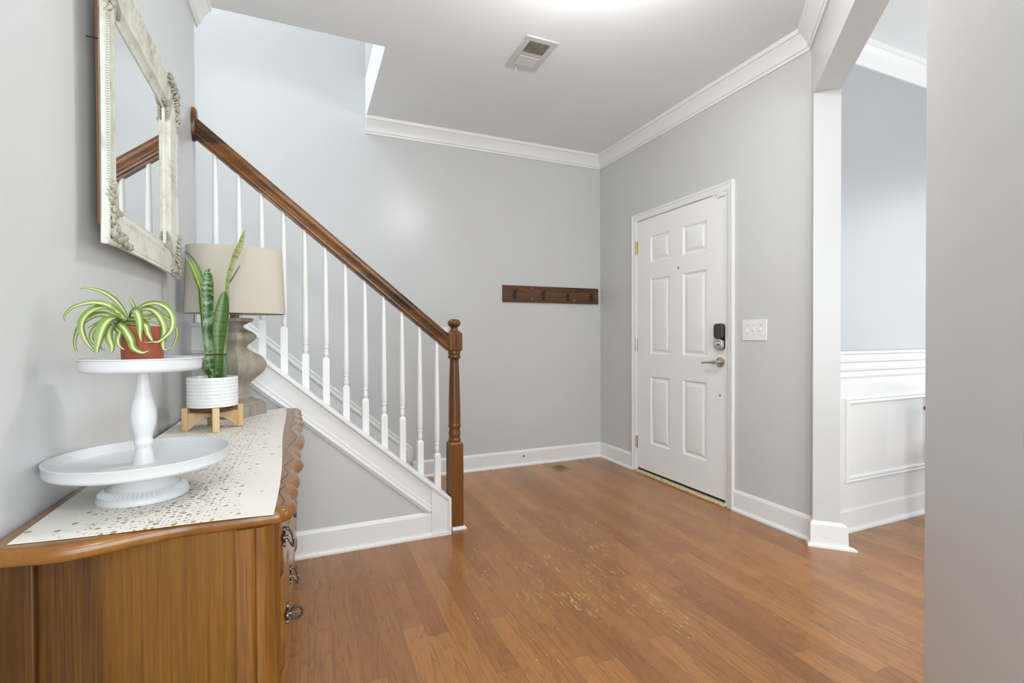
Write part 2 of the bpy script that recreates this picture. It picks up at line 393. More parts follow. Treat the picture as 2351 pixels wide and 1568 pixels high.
bm = new(); box(bm, (-.6, -2.12, 0), (4.72, -2.0, H)); struct('wall_rear_blocker', bm, M['wall_dining'], smooth=False)  # unseen wall, added to block daylight that overlit the opening's jamb
bm = new(); box(bm, (4.6, -2.0, 0), (4.72, CN[1]+.12, H)); struct('wall_dining_right', bm, M['wall_dining'], smooth=False)
bm = new(); box(bm, (CN[0]+.05, CN[1]-.006, .1), (4.6, CN[1], .95)); struct('trim_wainscot', bm, M['trim'], smooth=False)

BASE = [(0, 0), (0, .026), (.010, .026), (.020, .020), (.022, .013), (.118, .012), (.124, .009), (.132, .007), (.136, .003), (.136, 0)]
def baseboard(name, path, prof=BASE):
    bm = new(); sweep(bm, [(x, y, 0) for x, y in path], (0, 0, 1), prof); return struct(name, bm, M['trim'], angle=25)
CY0, CY1 = 2.292, 3.340
baseboard('baseboard_back', [(XD, YB), (.775, YB)])
baseboard('baseboard_right', [(XD, CY1), (XD, YB)])
baseboard('baseboard_diagonal', [(CN[0]+.03, 1.783), JB, JF, CN, (XD, CY0)])
baseboard('baseboard_diagonal_near', [EF, NF, NB])
baseboard('baseboard_left', [(XL, 2.655), (XL, -3)])
baseboard('baseboard_dining', [(4.6, CN[1]), (CN[0]+.05, CN[1])])
CROWN = [(-.115, 0), (-.115, .010), (-.101, .012), (-.096, .020), (-.092, .021), (-.084, .023), (-.066, .030), (-.046, .042), (-.032, .054), (-.026, .058), (-.022, .066), (-.010, .068), (0, .070), (0, 0)]
def crown(name, path):
    bm = new(); sweep(bm, [(x, y, H) for x, y in path], (0, 0, 1), CROWN); return struct(name, bm, M['trim'], angle=22)
crown('trim_1', [EF, CN, (XD, YB), (.432, YB)])
crown('trim_2', [(XL, 2.845), (XL, -3)])
crown('trim_3', [(4.6, CN[1]), (CN[0]+.052, CN[1])])
# chair rail and one moulded panel on the dining wall
bm = new(); sweep(bm, [(4.6, CN[1], 1.035), (CN[0]+.05, CN[1], 1.035)], (0, 0, 1),
    [(-.155, .004), (-.155, .014), (-.145, .016), (-.140, .012), (-.118, .013), (-.112, .022), (-.098, .024), (-.086, .016), (-.070, .018), (-.062, .026), (-.050, .028), (-.040, .018), (-.022, .020), (-.016, .034), (-.003, .036), (0, .030), (0, .004)])
struct('trim_chair_rail', bm, M['trim'], angle=20)
for i, (xa, xb) in enumerate(((2.815, 3.62), (3.74, 4.5))):
    bm = new(); yy = CN[1]-.006
    sweep(bm, [(xb, yy, .283), (xb, yy, .762), (xa, yy, .762), (xa, yy, .283)], (0, -1, 0),
        [(0, 0), (.010, 0), (.013, .006), (.009, .012), (.012, .020), (.012, .028), (.005, .034), (0, .034)], closed=True)
    struct('trim_panel_%d' % (i+1), bm, M['trim'], angle=20)
bm = new(); cb = CN
Q = Vector((JF[0], JF[1], 0)).lerp(Vector((JB[0], JB[1], 0)), .48)
for dx in (-.011, 0, .011):
    pq = Q+Vector((S2, -S2, 0))*dx+Vector((-S2, -S2, 0))*.0115; pq.z = .055-(.003 if dx == 0 else 0)
    cyl(bm, pq, pq+Vector((-S2, -S2, 0))*.0012, .0014, 10)
nh = struct('trim_nail_holes', bm, M['dark_iron'])

# ------------------------------------------------------------ entrance door
D0, D1, ZB, ZT = 2.367, 3.281, .036, 2.067
root = bpy.data.objects.new('door_1', None); COL.objects.link(root); root.location = (XD, 2.82, 0); root['_at'] = [XD, 2.82, 0]; root['kind'] = 'structure'
root['label'] = 'white six-panel entrance door in its white casing'
pan = [(D0+.162, 2.758), (2.896, 3.117)]; rows = [(.258, .802), (.980, 1.582), (1.712, 1.922)]
bm = new(); xf = XD+.002; xb = XD+.045
ys = sorted({D0, D1, *[v for p in pan for v in p]}); zs = sorted({ZB, ZT, *[v for p in rows for v in p]})
def ispan(y, z): return any(a < y < b for a, b in pan) and any(a < z < b for a, b in rows)
for y0, y1 in zip(ys, ys[1:]):
    for z0, z1 in zip(zs, zs[1:]):
        if not ispan((y0+y1)/2, (z0+z1)/2):
            bm.faces.new([bm.verts.new(p) for p in ((xf, y0, z0), (xf, y1, z0), (xf, y1, z1), (xf, y0, z1))])
        else:
            steps = [(0, 0), (.005, .003), (.012, .0095), (.020, .0105), (.026, .0085), (.040, .0015), (.043, .001)]
            prev = None
            for ins, dep in steps:
                ring = [bm.verts.new((xf+dep, y, z)) for y, z in ((y0+ins, z0+ins), (y1-ins, z0+ins), (y1-ins, z1-ins), (y0+ins, z1-ins))]
                if prev:
                    for k in range(4): bm.faces.new((prev[k], prev[(k+1) % 4], ring[(k+1) % 4], ring[k]))
                prev = ring
            bm.faces.new(prev)
bmesh.ops.remove_doubles(bm, verts=bm.verts, dist=1e-5)
be = [e for e in bm.edges if e.is_boundary]
ex_ = bmesh.ops.extrude_edge_only(bm, edges=be)
nv = [q for q in ex_['geom'] if isinstance(q, bmesh.types.BMVert)]
for q in nv: q.co.x = xb
bmesh.ops.contextual_create(bm, geom=[e for e in bm.edges if e.is_boundary])
slab = link('door_slab', bm, M['door'], root, smooth=True, angle=12)
# frame: jamb, stop, casing
bm = new()
box(bm, (XD-.003, DY0-.004, 0), (XD+.14, D0-.004, DZ)); box(bm, (XD-.003, D1+.004, 0), (XD+.14, DY1+.004, DZ)); box(bm, (XD-.003, DY0-.004, ZT+.004), (XD+.14, DY1+.004, DZ+.004))
link('door_jamb', bm, M['trim'], root, smooth=False)
CAS = [(0, 0), (.017, 0), (.019, .006), (.018, .014), (.013, .020), (.012, .038), (.009, .046), (.006, .055), (0, .056)]
bm = new(); sweep(bm, [(XD, CY0, 0), (XD, CY0, 2.127), (XD, CY1, 2.127), (XD, CY1, 0)], (-1, 0, 0), CAS)
link('casing', bm, M['trim'], root, angle=20)
bm = new(); box(bm, (XD-.030, DY0+.004, 0), (XD+.012, DY1-.006, .018)); link('threshold', bm, M['threshold'], root, bevel=.004)
bm = new(); box(bm, (XD+.008, D0, .016), (XD+.04, D1, .044)); link('door_sweep', bm, M['black_gap'], root, smooth=False)
for zc in (1.853, 1.050, .247):
    bm = new(); cyl(bm, (XD-.006, 3.289, zc-.052), (XD-.006, 3.289, zc+.052), .0065, 12)
    box(bm, (XD-.004, 3.276, zc-.05), (XD+.001, 3.302, zc+.05)); link('hinge', bm, M['nickel'] if zc < 1.5 else M['brass'], root)
yl = 2.405
def rbox_yz(bm, x0, x1, y0, y1, z0, z1, r, n=6):
    poly = []
    for cy, cz, a0 in ((y1-r, z1-r, 0), (y0+r, z1-r, 90), (y0+r, z0+r, 180), (y1-r, z0+r, 270)):
        for k in range(n+1):
            a = R(a0+90*k/n); poly.append((cy+r*math.cos(a), cz+r*math.sin(a)))
    A = [bm.verts.new((x0, y, z)) for y, z in poly]; B = [bm.verts.new((x1, y, z)) for y, z in poly]
    bm.faces.new(A); bm.faces.new(B[::-1])
    for i in range(len(poly)): bm.faces.new((A[i], B[i], B[(i+1) % len(poly)], A[(i+1) % len(poly)]))
bm = new(); rbox_yz(bm, xf-.008, xf, 2.365, 2.440, 1.030, 1.206, .030); lk = link('deadbolt', bm, M['black_gap'], root, bevel=.002)
bm = new(); rbox_yz(bm, xf-.034, xf-.008, 2.367, 2.438, 1.104, 1.204, .022); link('battery_cover', bm, M['lock_brown'], root, lk, bevel=.005, seg=3)
bm = new(); rbox_yz(bm, xf-.034, xf-.008, 2.367, 2.438, 1.034, 1.104, .022); link('lock_body', bm, M['steel'], root, lk, bevel=.004, seg=3)
bm = new(); cyl(bm, (xf-.034, 2.405, 1.073), (xf-.046, 2.405, 1.073), .013, 20); box(bm, (xf-.058, 2.4015, 1.060), (xf-.046, 2.4085, 1.086)); link('thumb_turn', bm, M['nickel'], root, lk, bevel=.001)
bm = new(); zl = .949
cyl(bm, (xf, yl, zl), (xf-.010, yl, zl), .033, 32); cyl(bm, (xf-.010, yl, zl), (xf-.014, yl, zl), .030, 32, .020)
hd = link('door_handle', bm, M['nickel'], root)
bm = new(); cyl(bm, (xf-.012, yl, zl), (xf-.048, yl, zl), .0115, 20, .0125)
tube(bm, [(xf-.050, yl-.010, zl+.001), (xf-.052, yl+.010, zl), (xf-.053, yl+.030, zl-.002), (xf-.053, yl+.060, zl-.004), (xf-.052, yl+.090, zl-.006), (xf-.050, yl+.112, zl-.008)], [.011, .0135, .0095, .0075, .0065, .0065], 14)
ball(bm, (xf-.050, yl+.114, zl-.008), .0085)
link('lever', bm, M['nickel'], root, hd)
bm = new(); cyl(bm, (xf+.001, 2.410, .727), (xf-.004, 2.410, .727), .0085, 16); ball(bm, (xf-.004, 2.410, .727), .004, .5)
link('security_bolt', bm, M['nickel'], root)
bm = new(); cyl(bm, (xf+.001, 2.800, 1.627), (xf-.004, 2.800, 1.627), .0075, 16); ph = link('peephole', bm, M['nickel'], root)
bm = new(); cyl(bm, (xf-.003, 2.800, 1.627), (xf-.0048, 2.800, 1.627), .0048, 16); link('lens', bm, M['black_gap'], root, ph)
bm = new(); box(bm, (xf-.012, 2.369, ZT-.024), (xf, 2.430, ZT-.004)); box(bm, (xf-.006, 2.372, ZT-.004), (xf+.004, 2.470, ZT+.006))
link('contact_sensor', bm, M['plastic'], root, bevel=.002)

# ------------------------------------------------------------ stairs
SL = .867                                  # slope of the flight
capz = lambda x: .2049+(.7563-x)*SL
KX = .757                                  # right end of the kneewall
XLV = -.386; ZLV = 1.1945
bm = new()
prism_xz(bm, [(XL, 0), (.645, 0), (.645, capz(.645)-.02), (XLV, ZLV-.022), (XL, ZLV-.022)], YS, YS+.115)
struct('wall_stairs', bm, M['wall'], smooth=False)
bm = new(); prism_xz(bm, [(.643, 0), (KX-.014, 0), (KX-.014, capz(KX-.014)-.012), (.643, capz(.643)-.012)], YS-.0175, YS+.115)
box(bm, (.643, YS-.027, 0), (KX-.014, YS-.017, .018)); struct('trim_plinth', bm, M['trim'], smooth=False)
# sloping skirt board, lower moulding and cap of the kneewall
path = [(XL, YS, ZLV), (XLV, YS, ZLV), (.72, YS, capz(.72))]
bm = new(); sweep(bm, path, (0, -1, 0), 
    [(0, -.018), (.006, -.018), (.006, -.098), (.010, -.101), (.012, -.108), (.011, -.114), (.015, -.121), (.016, -.128), (.011, -.136), (.009, -.143), (0, -.145)])
sk = struct('trim_skirt_front', bm, M['trim'], angle=20)
bm = new()
sweep(bm, [(XL, YS, ZLV), (XLV, YS, ZLV), (KX, YS, capz(KX)), (KX, YS, 0)], (0, -1, 0), 
    [(.022, 0), (.026, -.004), (.026, -.016), (.022, -.020), (-.121, -.020), (-.121, 0)])
struct('trim_stair_cap', bm, M['trim'], angle=20)
baseboard('baseboard_stairs', [(.643, YS), (XL, YS)])
# wall-side skirt
zs_ = lambda x: .2666+(.7494-x)*SL
bm = new(); prism_xz(bm, [(-.50, 0), (.70, 0), (.755, .10), (.755, zs_(.755)-.03), (-.50, zs_(-.50)-.03)], YB-.014, YB)
struct('trim_skirt_wall', bm, M['trim'], smooth=False)
bm = new(); sweep(bm, [(-.50, YB, zs_(-.50)), (.772, YB, zs_(.772)), (.772, YB, .137)], (0, -1, 0),
    [(0, 0), (.014, 0), (.020, -.004), (.022, -.012), (.018, -.020), (.020, -.026), (.026, -.034), (.026, -.044), (.020, -.052), (.016, -.058), (0, -.058)])
struct('trim_skirt_moulding', bm, M['trim'], angle=20)
st = thing('staircase', (.1, 3.3, 0), 'enclosed flight of stairs rising left behind the white balustrade', 'staircase')
RI, RU = .192, .2246
for k in range(1, 7):
    xn = .6875-RU*(k-1); zt = RI*k
    x_in = xn-RU-.03 if k < 6 else -1.69
    bm = new(); box(bm, (x_in, YS+.116, zt-.028), (xn, YB-.015, zt)); link('tread', bm, M['tread'], st, bevel=.012, seg=3)
    bm = new(); box(bm, (xn-.045, YS+.116, zt-RI), (xn-.025, YB-.015, zt-.028)); link('riser', bm, M['trim'], st, smooth=False)
# balustrade
rl_ = thing('stair_balustrade', (.2, 2.742, 0), 'white turned balusters under a stained oak handrail with newel post', 'balustrade')
YC = 2.742
rz = lambda x: 2.104+(-.3839-x)*.8375     # top of the handrail
bm = new(); xe0, xe1 = XL+.018, .812
p0, p1 = Vector((xe0, YC, rz(xe0))), Vector((xe1, YC, rz(xe1)))
RAIL = [(-.012, 0), (.012, 0), (.024, -.004), (.030, -.012), (.031, -.022), (.027, -.032), (.021, -.042), (.019, -.050), (.024, -.054), (.027, -.060), (.026, -.068), (.018, -.072), (.016, -.080),
        (-.016, -.080), (-.018, -.072), (-.026, -.068), (-.027, -.060), (-.024, -.054), (-.019, -.050), (-.021, -.042), (-.027, -.032), (-.031, -.022), (-.030, -.012), (-.024, -.004)]
sweep(bm, [p0, p1], (0, -1, 0), RAIL); link('handrail', bm, M['railwood'], rl_, angle=30)
# oval rosette on the wall
bm = new(); n = 36; zc = rz(XL)-.045
for sgn in (0,):
    prs = [(.0, .0), (1.0, .0), (1.0, .008), (.94, .015), (.82, .019), (.0, .020)]
    rings = []
    for f, dx in prs:
        rings.append([bm.verts.new((XL+dx, YC+f*.046*math.cos(2*math.pi*i/n), zc+f*.082*math.sin(2*math.pi*i/n))) for i in range(n)])
    for A, B in zip(rings[1:], rings[2:]):
        for i in range(n): bm.faces.new((A[i], A[(i+1) % n], B[(i+1) % n], B[i]))
    bm.faces.new(rings[1]); 
    bmesh.ops.delete(bm, geom=rings[0], context='VERTS')
    bm2 = bm
bmesh.ops.remove_doubles(bm, verts=bm.verts, dist=1e-6)
link('wall_rosette', bm, M['railwood'], rl_)
sq = [1.402, 1.362, 1.211, 1.181, 1.041, 1.019, .865, .790, .700, .676, .535, .453]
cb_ = lambda x: .9570+(-.0966-x)*.8597
def baluster(x, zb, zq, zt):
    bm = new(); a = .0168
    box(bm, (x-a, YC-a, zb-.012), (x+a, YC+a, zq-.012))
    # chamfered top of the square
    v0 = [bm.verts.new((x+sx*a, YC+sy*a, zq-.012)) for sx, sy in ((1, 1), (-1, 1), (-1, -1), (1, -1))]
    v1 = [bm.verts.new((x+sx*.010, YC+sy*.010, zq)) for sx, sy in ((1, 1), (-1, 1), (-1, -1), (1, -1))]
    for i in range(4): bm.faces.new((v0[i], v0[(i+1) % 4], v1[(i+1) % 4], v1[i]))
    L = zt-zq
    prof = [(.0095, zq-.002), (.0098, zq+.002), (.0128, zq+.010), (.0136, zq+.018), (.0122, zq+.030), (.0102, zq+.042), (.0100, zq+.046), (.0132, zq+.048), (.0142, zq+.052), (.0132, zq+.056),
            (.0118, zq+.058), (.0125, zq+.064), (.0145, zq+.074), (.0152, zq+.10), (.0148, zq+.20), (.0100, zt)]
    lathe(bm, prof, (x, YC), 20)
    link('baluster', bm, M['trim'], rl_, angle=35)
for k in range(12):
    x = -.4008+.09985*k
    zb = ZLV if x < XLV-.01 else cb_(x)-.035
    baluster(x, min(zb, sq[k]-.12), sq[k], rz(x)-.078)
# newel
NX, NY = .803, 2.745
bm = new(); a = .0405; b = .0385
def chbox(bm, cx, cy, h, z0, z1, ch0, ch1, c=.004):
    prs = [(h-ch0, z0), (h, z0+ch0*.8), (h, z1-ch1), (h-ch1*.9, z1)]
    rings = []
    for hh, z in prs: rings.append([bm.verts.new((cx+sx*hh, cy+sy*hh, z)) for sx, sy in ((1, 1), (-1, 1), (-1, -1), (1, -1))])
    for A, B in zip(rings, rings[1:]):
        for i in range(4): bm.faces.new((A[i], A[(i+1) % 4], B[(i+1) % 4], B[i]))
    bm.faces.new(rings[0][::-1]); bm.faces.new(rings[-1])
chbox(bm, NX, NY, a, .0, .508, .001, .010)
lathe(bm, [(.030, .50), (.034, .508), (.0365, .514), (.0365, .524), (.032, .530), (.0305, .534), (.0345, .545), (.0355, .560), (.031, .578), (.0325, .590), (.0365, .596), (.0365, .606), (.034, .612), (.0345, .622),
           (.0350, .66), (.0335, .76), (.030, .88), (.0265, .97), (.026, .988), (.028, .994), (.0365, 1.000), (.038, 1.008), (.034, 1.015), (.031, 1.019), (.0365, 1.024), (.0365, 1.040), (.033, 1.046)], (NX, NY), 36)
chbox(bm, NX, NY, b, 1.040, 1.158, .008, .016)
nw = link('newel_post', bm, M['newelwood'], rl_, bevel=.0025, angle=35)
bm = new(); lathe(bm, [(.020, 1.150), (.026, 1.158), (.022, 1.168), (.0205, 1.176), (.024, 1.182), (.034, 1.190), (.0385, 1.200), (.038, 1.210), (.032, 1.220), (.020, 1.2265), (.0, 1.228)], (NX, NY), 32)
link('newel_cap', bm, M['newelwood'], rl_, nw, angle=50)
bm = new(); sweep(bm, [(NX+.041, NY+.04, 0), (NX+.041, NY-.041, 0), (KX+.016, NY-.041, 0)][::-1], (0, 0, 1), [(0, 0), (0, -.014), (.008, -.014), (.016, -.008), (.018, 0)])
struct('trim_newel_shoe', bm, M['trim'], angle=30)
bm = new(); box(bm, (XL+.0005, YC-.007, ZLV), (XL+.006, YC+.007, ZLV+.30)); link('half_baluster', bm, M['trim'], rl_, bevel=.003)

# ------------------------------------------------------------ fittings on walls and ceiling
def plate_x(bm, x, y0, y1, z0, z1, d): rbox_yz(bm, x-d, x, y0, y1, z0, z1, .004, 3)
t_ = thing('light_switch', (XD, 2.14, 1.158), 'white three-gang switch plate on the grey wall right of the door', 'light switch')
bm = new(); plate_x(bm, XD, 2.053, 2.228, 1.094, 1.223, .006); link('cover_plate', bm, M['plastic'], t_, bevel=.002)
for i, (y, dz) in enumerate(((2.188, -.006), (2.141, .006), (2.094, .006))):
    bm = new(); box(bm, (XD-.0075, y-.0055, 1.158-.012), (XD-.005, y+.0055, 1.158+.012))
    vv = box(bm, (XD-.018, y-.004, 1.158-.005), (XD-.006, y+.004, 1.158+.005))
    for q in vv:
        if q.co.x < XD-.012: q.co.z += dz
    tg = link('toggle', bm, M['plastic'], t_, bevel=.001)
    for sz in (-.030, .030):
        bm = new(); cyl(bm, (XD-.0055, y, 1.158+sz), (XD-.0075, y, 1.158+sz), .0030, 10); link('screw', bm, M['steel'], t_)
bm = new(); box(bm, (.985, YB-.006, 1.082), (1.065, YB, 1.203)); sw = link('wall_plate', bm, M['plastic'], bevel=.002)
tag(sw, 'blank white plate on the back wall, half hidden by the newel cap', 'wall plate')

t_ = thing('coat_rack', (2.02, YB, 1.49), 'dark stained wooden board with four black coat hooks on the wall', 'coat rack')
bm = new(); box(bm, (1.547, YB-.019, 1.421), (2.503, YB-.001, 1.564)); link('board', bm, M['boardwood'], t_, bevel=.0015)
for x, z in ((1.652, 1.486), (1.926, 1.486), (2.175, 1.482), (2.423, 1.481)):
    bm = new(); y = YB-.019
    # shield-shaped backplate
    poly = [(-.006, -.032), (-.008, -.012), (-.018, -.002), (-.019, .006), (-.010, .012), (-.006, .020), (-.009, .030), (-.004, .036), (.004, .036), (.009, .030), (.006, .020), (.010, .012), (.019, .006), (.018, -.002), (.008, -.012), (.006, -.032)]
    A = [bm.verts.new((x+px, y, z+pz)) for px, pz in poly]; B = [bm.verts.new((x+px, y-.005, z+pz)) for px, pz in poly]
    bm.faces.new(A); bm.faces.new(B[::-1])
    for i in range(len(poly)): bm.faces.new((A[i], B[i], B[(i+1) % len(poly)], A[(i+1) % len(poly)]))
    tube(bm, crom([(x, y-.004, z+.014), (x, y-.022, z+.010), (x, y-.040, z+.022), (x, y-.048, z+.040)], 4), .0038, 8); ball(bm, (x, y-.048, z+.041), .006)
    tube(bm, crom([(x, y-.004, z-.010), (x, y-.014, z-.032), (x, y-.030, z-.036), (x, y-.038, z-.018)], 4), .0036, 8); ball(bm, (x, y-.038, z-.016), .0055)
    link('hook', bm, M['dark_iron'], t_)
for x in (1.820, 2.244):
    for z in (1.545, 1.449):
        bm = new(); cyl(bm, (x, YB-.019, z), (x, YB-.0215, z), .0042, 12); ball(bm, (x, YB-.0215, z), .0042, 1, .4, 1, 10, 6); link('screw_cap', bm, M['steel'], t_)

M['vent_brown'] = paint('dusty_slat', (.56, .50, .41), .6)
M['duct'] = paint('duct_shade', (.16, .13, .10), .8)  # shade inside the duct, put into the colour of a flat sheet
t_ = thing('ceiling_vent', (1.235, 2.58, H), 'white ceiling air register with brownish slats over the foyer', 'vent')
x0, x1, y0, y1 = 1.135, 1.335, 2.425, 2.740
bm = new(); zf = H
for a, b in (((x0, y0), (x1, y0+.040)), ((x0, y1-.040), (x1, y1)), ((x0, y0+.040), (x0+.036, y1-.040)), ((x1-.036, y0+.040), (x1, y1-.040)), ((x0+.036, 2.573), (x1-.036, 2.597))):
    box(bm, (*a, zf-.007), (*b, zf))
link('vent_frame', bm, M['white_metal'], t_, bevel=.003)
bm = new(); box(bm, (x0+.03, y0+.035, zf-.0006), (x1-.03, y1-.035, zf+.0)); link('duct_opening', bm, M['duct'], t_, smooth=False)
for sidx, (ya, yb, mm, ang) in enumerate(((y0+.042, 2.571, 'vent_brown', 35), (2.599, y1-.042, 'white_metal', -22))):
    n_ = 9 if sidx == 0 else 8
    for k in range(n_):
        yy = ya+(yb-ya)*(k+.5)/n_; hw = .0060 if sidx == 0 else .0074
        bm = new(); box(bm, (x0+.036, -hw, -.0006), (x1-.036, hw, .0006))
        Mx = Matrix.Translation((0, yy, zf-.0055)) @ Matrix.Rotation(R(ang), 4, 'X')
        for q in bm.verts: q.co = Mx @ q.co
        link('slat', bm, M[mm], t_, smooth=False)
bm = new(); tube(bm, [(1.205, 2.735, zf-.006), (1.205, 2.742, zf-.016), (1.205, 2.752, zf-.024)], .003, 8); link('damper_lever', bm, M['white_metal'], t_)

t_ = thing('floor_register', (2.0, 3.63, 0), 'small brass floor register beside the back wall', 'floor register')
bm = new(); box(bm, (1.950, 3.560, 0), (2.052, 3.708, .004)); link('register_plate', bm, M['brass'], t_, bevel=.0015)
for k in range(7):
    bm = new(); box(bm, (1.962, 3.580+k*.0175, .0037), (2.040, 3.588+k*.0175, .0045)); link('slot', bm, M['black_gap'], t_, smooth=False)
t_ = thing('door_stop', (1.733, YB-.013, .088), 'white and dark round door bumper on the back wall baseboard', 'door stop')
bm = new(); cyl(bm, (1.733, YB-.011, .088), (1.733, YB-.018, .088), .013, 20); link('stop_base', bm, M['plastic'], t_, bevel=.001)
bm = new(); cyl(bm, (1.733, YB-.018, .088), (1.733, YB-.036, .088), .0055, 14); link('stop_tip', bm, M['dark_iron'], t_)

t_ = thing('ceiling_light', (1.12, 1.60, H), 'round flush ceiling lamp with frosted glass bowl', 'ceiling light')
bm = new(); lathe(bm, [(.0, H), (.17, H), (.172, H-.02), (.16, H-.03), (.0, H-.03)], (1.12, 1.60), 40); link('lamp_base', bm, M['nickel'], t_)
gl = NT('lit_frosted_glass'); gl.set((.9, .9, .88, 1), .4, Emission_Color=(1, .98, .95, 1), Emission_Strength=3.6)
bm = new(); lathe(bm, [(.0, H-.11), (.05, H-.107), (.10, H-.092), (.135, H-.068), (.152, H-.03), (.0, H-.03)], (1.12, 1.60), 40); link('glass_bowl', bm, gl.m, t_)
l = bpy.data.lights.new('ceiling_bulb', 'POINT'); l.energy = 15; l.shadow_soft_size = .12; l.color = (.98, .98, .96)
lo = bpy.data.objects.new('ceiling_bulb', l); COL.objects.link(lo); lo.location = (1.12, 1.60, H-.20)

# leaf centre lines, metres from each plant's axis
SPIDER=[
([(-0.0227,-0.0058,0.1027),(-0.031,-0.002,0.1198),(-0.0432,0.0004,0.1394),(-0.0589,0.0008,0.1547),(-0.0751,-0.0001,0.1638),(-0.0916,-0.0028,0.1681),(-0.1,-0.0048,0.1683),(-0.1056,-0.0062,0.1654)],0.006),
([(-0.0247,-0.0063,0.1027),(-0.0342,-0.0133,0.1153),(-0.0455,-0.0206,0.1277),(-0.0586,-0.0279,0.134),(-0.0744,-0.0352,0.1357),(-0.0891,-0.0414,0.1318),(-0.1021,-0.0462,0.1251),(-0.1108,-0.0488,0.115),(-0.1153,-0.05,0.1051),(-0.1145,-0.0498,0.0966)],0.008),
([(-0.0247,-0.0063,0.1001),(-0.0386,-0.0161,0.1177),(-0.0532,-0.0258,0.1266),(-0.0667,-0.0348,0.1239),(-0.0791,-0.0427,0.1133),(-0.0862,-0.0483,0.0982),(-0.0873,-0.0513,0.0833),(-0.0843,-0.0521,0.0686),(-0.0789,-0.051,0.0537),(-0.0709,-0.049,0.04),(-0.0637,-0.0472,0.0324)],0.011),
([(-0.0277,-0.007,0.0974),(-0.0459,-0.0094,0.1063),(-0.0638,-0.0117,0.1124),(-0.0776,-0.0133,0.1096),(-0.0903,-0.0149,0.1005),(-0.1,-0.0161,0.0889),(-0.1059,-0.0168,0.0763),(-0.1098,-0.0176,0.0574),(-0.109,-0.0174,0.0411),(-0.1045,-0.0163,0.0334)],0.01),
([(-0.0287,-0.0073,0.0961),(-0.0397,-0.0235,0.1032),(-0.0459,-0.0373,0.1014),(-0.0516,-0.0488,0.0885),(-0.0553,-0.0568,0.0697),(-0.0581,-0.0609,0.0512),(-0.06,-0.0617,0.0389),(-0.0591,-0.0615,0.0327)],0.015),
([(-0.0337,-0.0086,0.0921),(-0.0422,-0.0297,0.0915),(-0.0443,-0.047,0.0785),(-0.0409,-0.0588,0.0634),(-0.0353,-0.0645,0.0485),(-0.0351,-0.0657,0.0374),(-0.0379,-0.0664,0.0325)],0.011),
([(-0.0238,-0.0061,0.0896),(-0.0265,-0.0305,0.0813),(-0.0271,-0.0505,0.0697),(-0.0257,-0.0629,0.0571),(-0.0221,-0.0655,0.0459),(-0.0146,-0.0636,0.0395)],0.008),
([(-0.0197,-0.005,0.1001),(-0.0122,-0.0215,0.0893),(-0.01,-0.0378,0.0723),(-0.0067,-0.0508,0.0569),(-0.0015,-0.0592,0.043),(0.0074,-0.0617,0.0354),(0.0162,-0.0598,0.0327),(0.0251,-0.0576,0.0376)],0.01),
([(-0.0186,-0.0047,0.1081),(-0.0118,-0.0219,0.1179),(-0.0017,-0.0361,0.1187),(0.0053,-0.047,0.1067),(0.0088,-0.0533,0.0887),(0.0089,-0.0545,0.0696),(0.0108,-0.054,0.0555)],0.012),
([(-0.0105,-0.0027,0.1201),(-0.016,0.0024,0.1336),(-0.0209,0.0048,0.1455),(-0.0249,0.004,0.1513)],0.005),
([(-0.0105,-0.0027,0.1188),(0.0022,-0.0093,0.1319),(0.0167,-0.0152,0.1372),(0.0332,-0.0199,0.1372),(0.0483,-0.024,0.128),(0.058,-0.0282,0.1134),(0.061,-0.0326,0.096),(0.0584,-0.0368,0.0788),(0.0493,-0.0409,0.0656),(0.038,-0.044,0.0552),(0.0269,-0.0468,0.0547),(0.013,-0.0504,0.0536)],0.009),
([(-0.0095,-0.0024,0.1189),(0.0023,-0.0099,0.1253),(0.0168,-0.0161,0.1252),(0.0301,-0.0216,0.1159),(0.0398,-0.0265,0.1),(0.045,-0.0306,0.0828),(0.0445,-0.0341,0.063),(0.0435,-0.0354,0.0473),(0.0466,-0.0346,0.0373),(0.0581,-0.0317,0.0431)],0.011),
([(-0.0137,-0.0035,0.1029),(0.0019,-0.0221,0.0998),(0.0133,-0.038,0.0891),(0.021,-0.0481,0.0734),(0.0267,-0.05,0.0605),(0.0296,-0.0492,0.0579)],0.009),
([(-0.0035,-0.0009,0.0978),(0.0161,0.0093,0.1117),(0.0309,0.018,0.1123),(0.044,0.0255,0.1017),(0.0532,0.0311,0.0866),(0.0548,0.0337,0.0699),(0.05,0.0334,0.0517),(0.0433,0.0317,0.0379),(0.0377,0.0302,0.0324)],0.007),
([(-0.0087,-0.0022,0.095),(0.0062,-0.0179,0.1),(0.0189,-0.0255,0.0999),(0.0302,-0.0233,0.0908)],0.005),
([(-0.0434,-0.011,0.0971),(-0.0607,-0.0223,0.0992),(-0.0721,-0.0313,0.0837),(-0.0764,-0.037,0.0698),(-0.074,-0.039,0.0561),(-0.0629,-0.0366,0.0434),(-0.0536,-0.0343,0.0356)],0.007),
([(-0.0287,-0.0073,0.0961),(-0.0475,0.003,0.1014),(-0.0624,0.0105,0.1002),(-0.0811,0.0103,0.0974),(-0.0974,0.0062,0.0843)],0.004),
([(-0.0187,-0.0048,0.1002),(-0.0083,0.018,0.1091),(0.0093,0.0376,0.1155),(0.0297,0.0488,0.1107),(0.0407,0.0516,0.0996)],0.005),
([(-0.0237,-0.006,0.0974),(-0.0413,0.0187,0.1033),(-0.0557,0.0312,0.0983),(-0.0661,0.0296,0.0875)],0.006)]
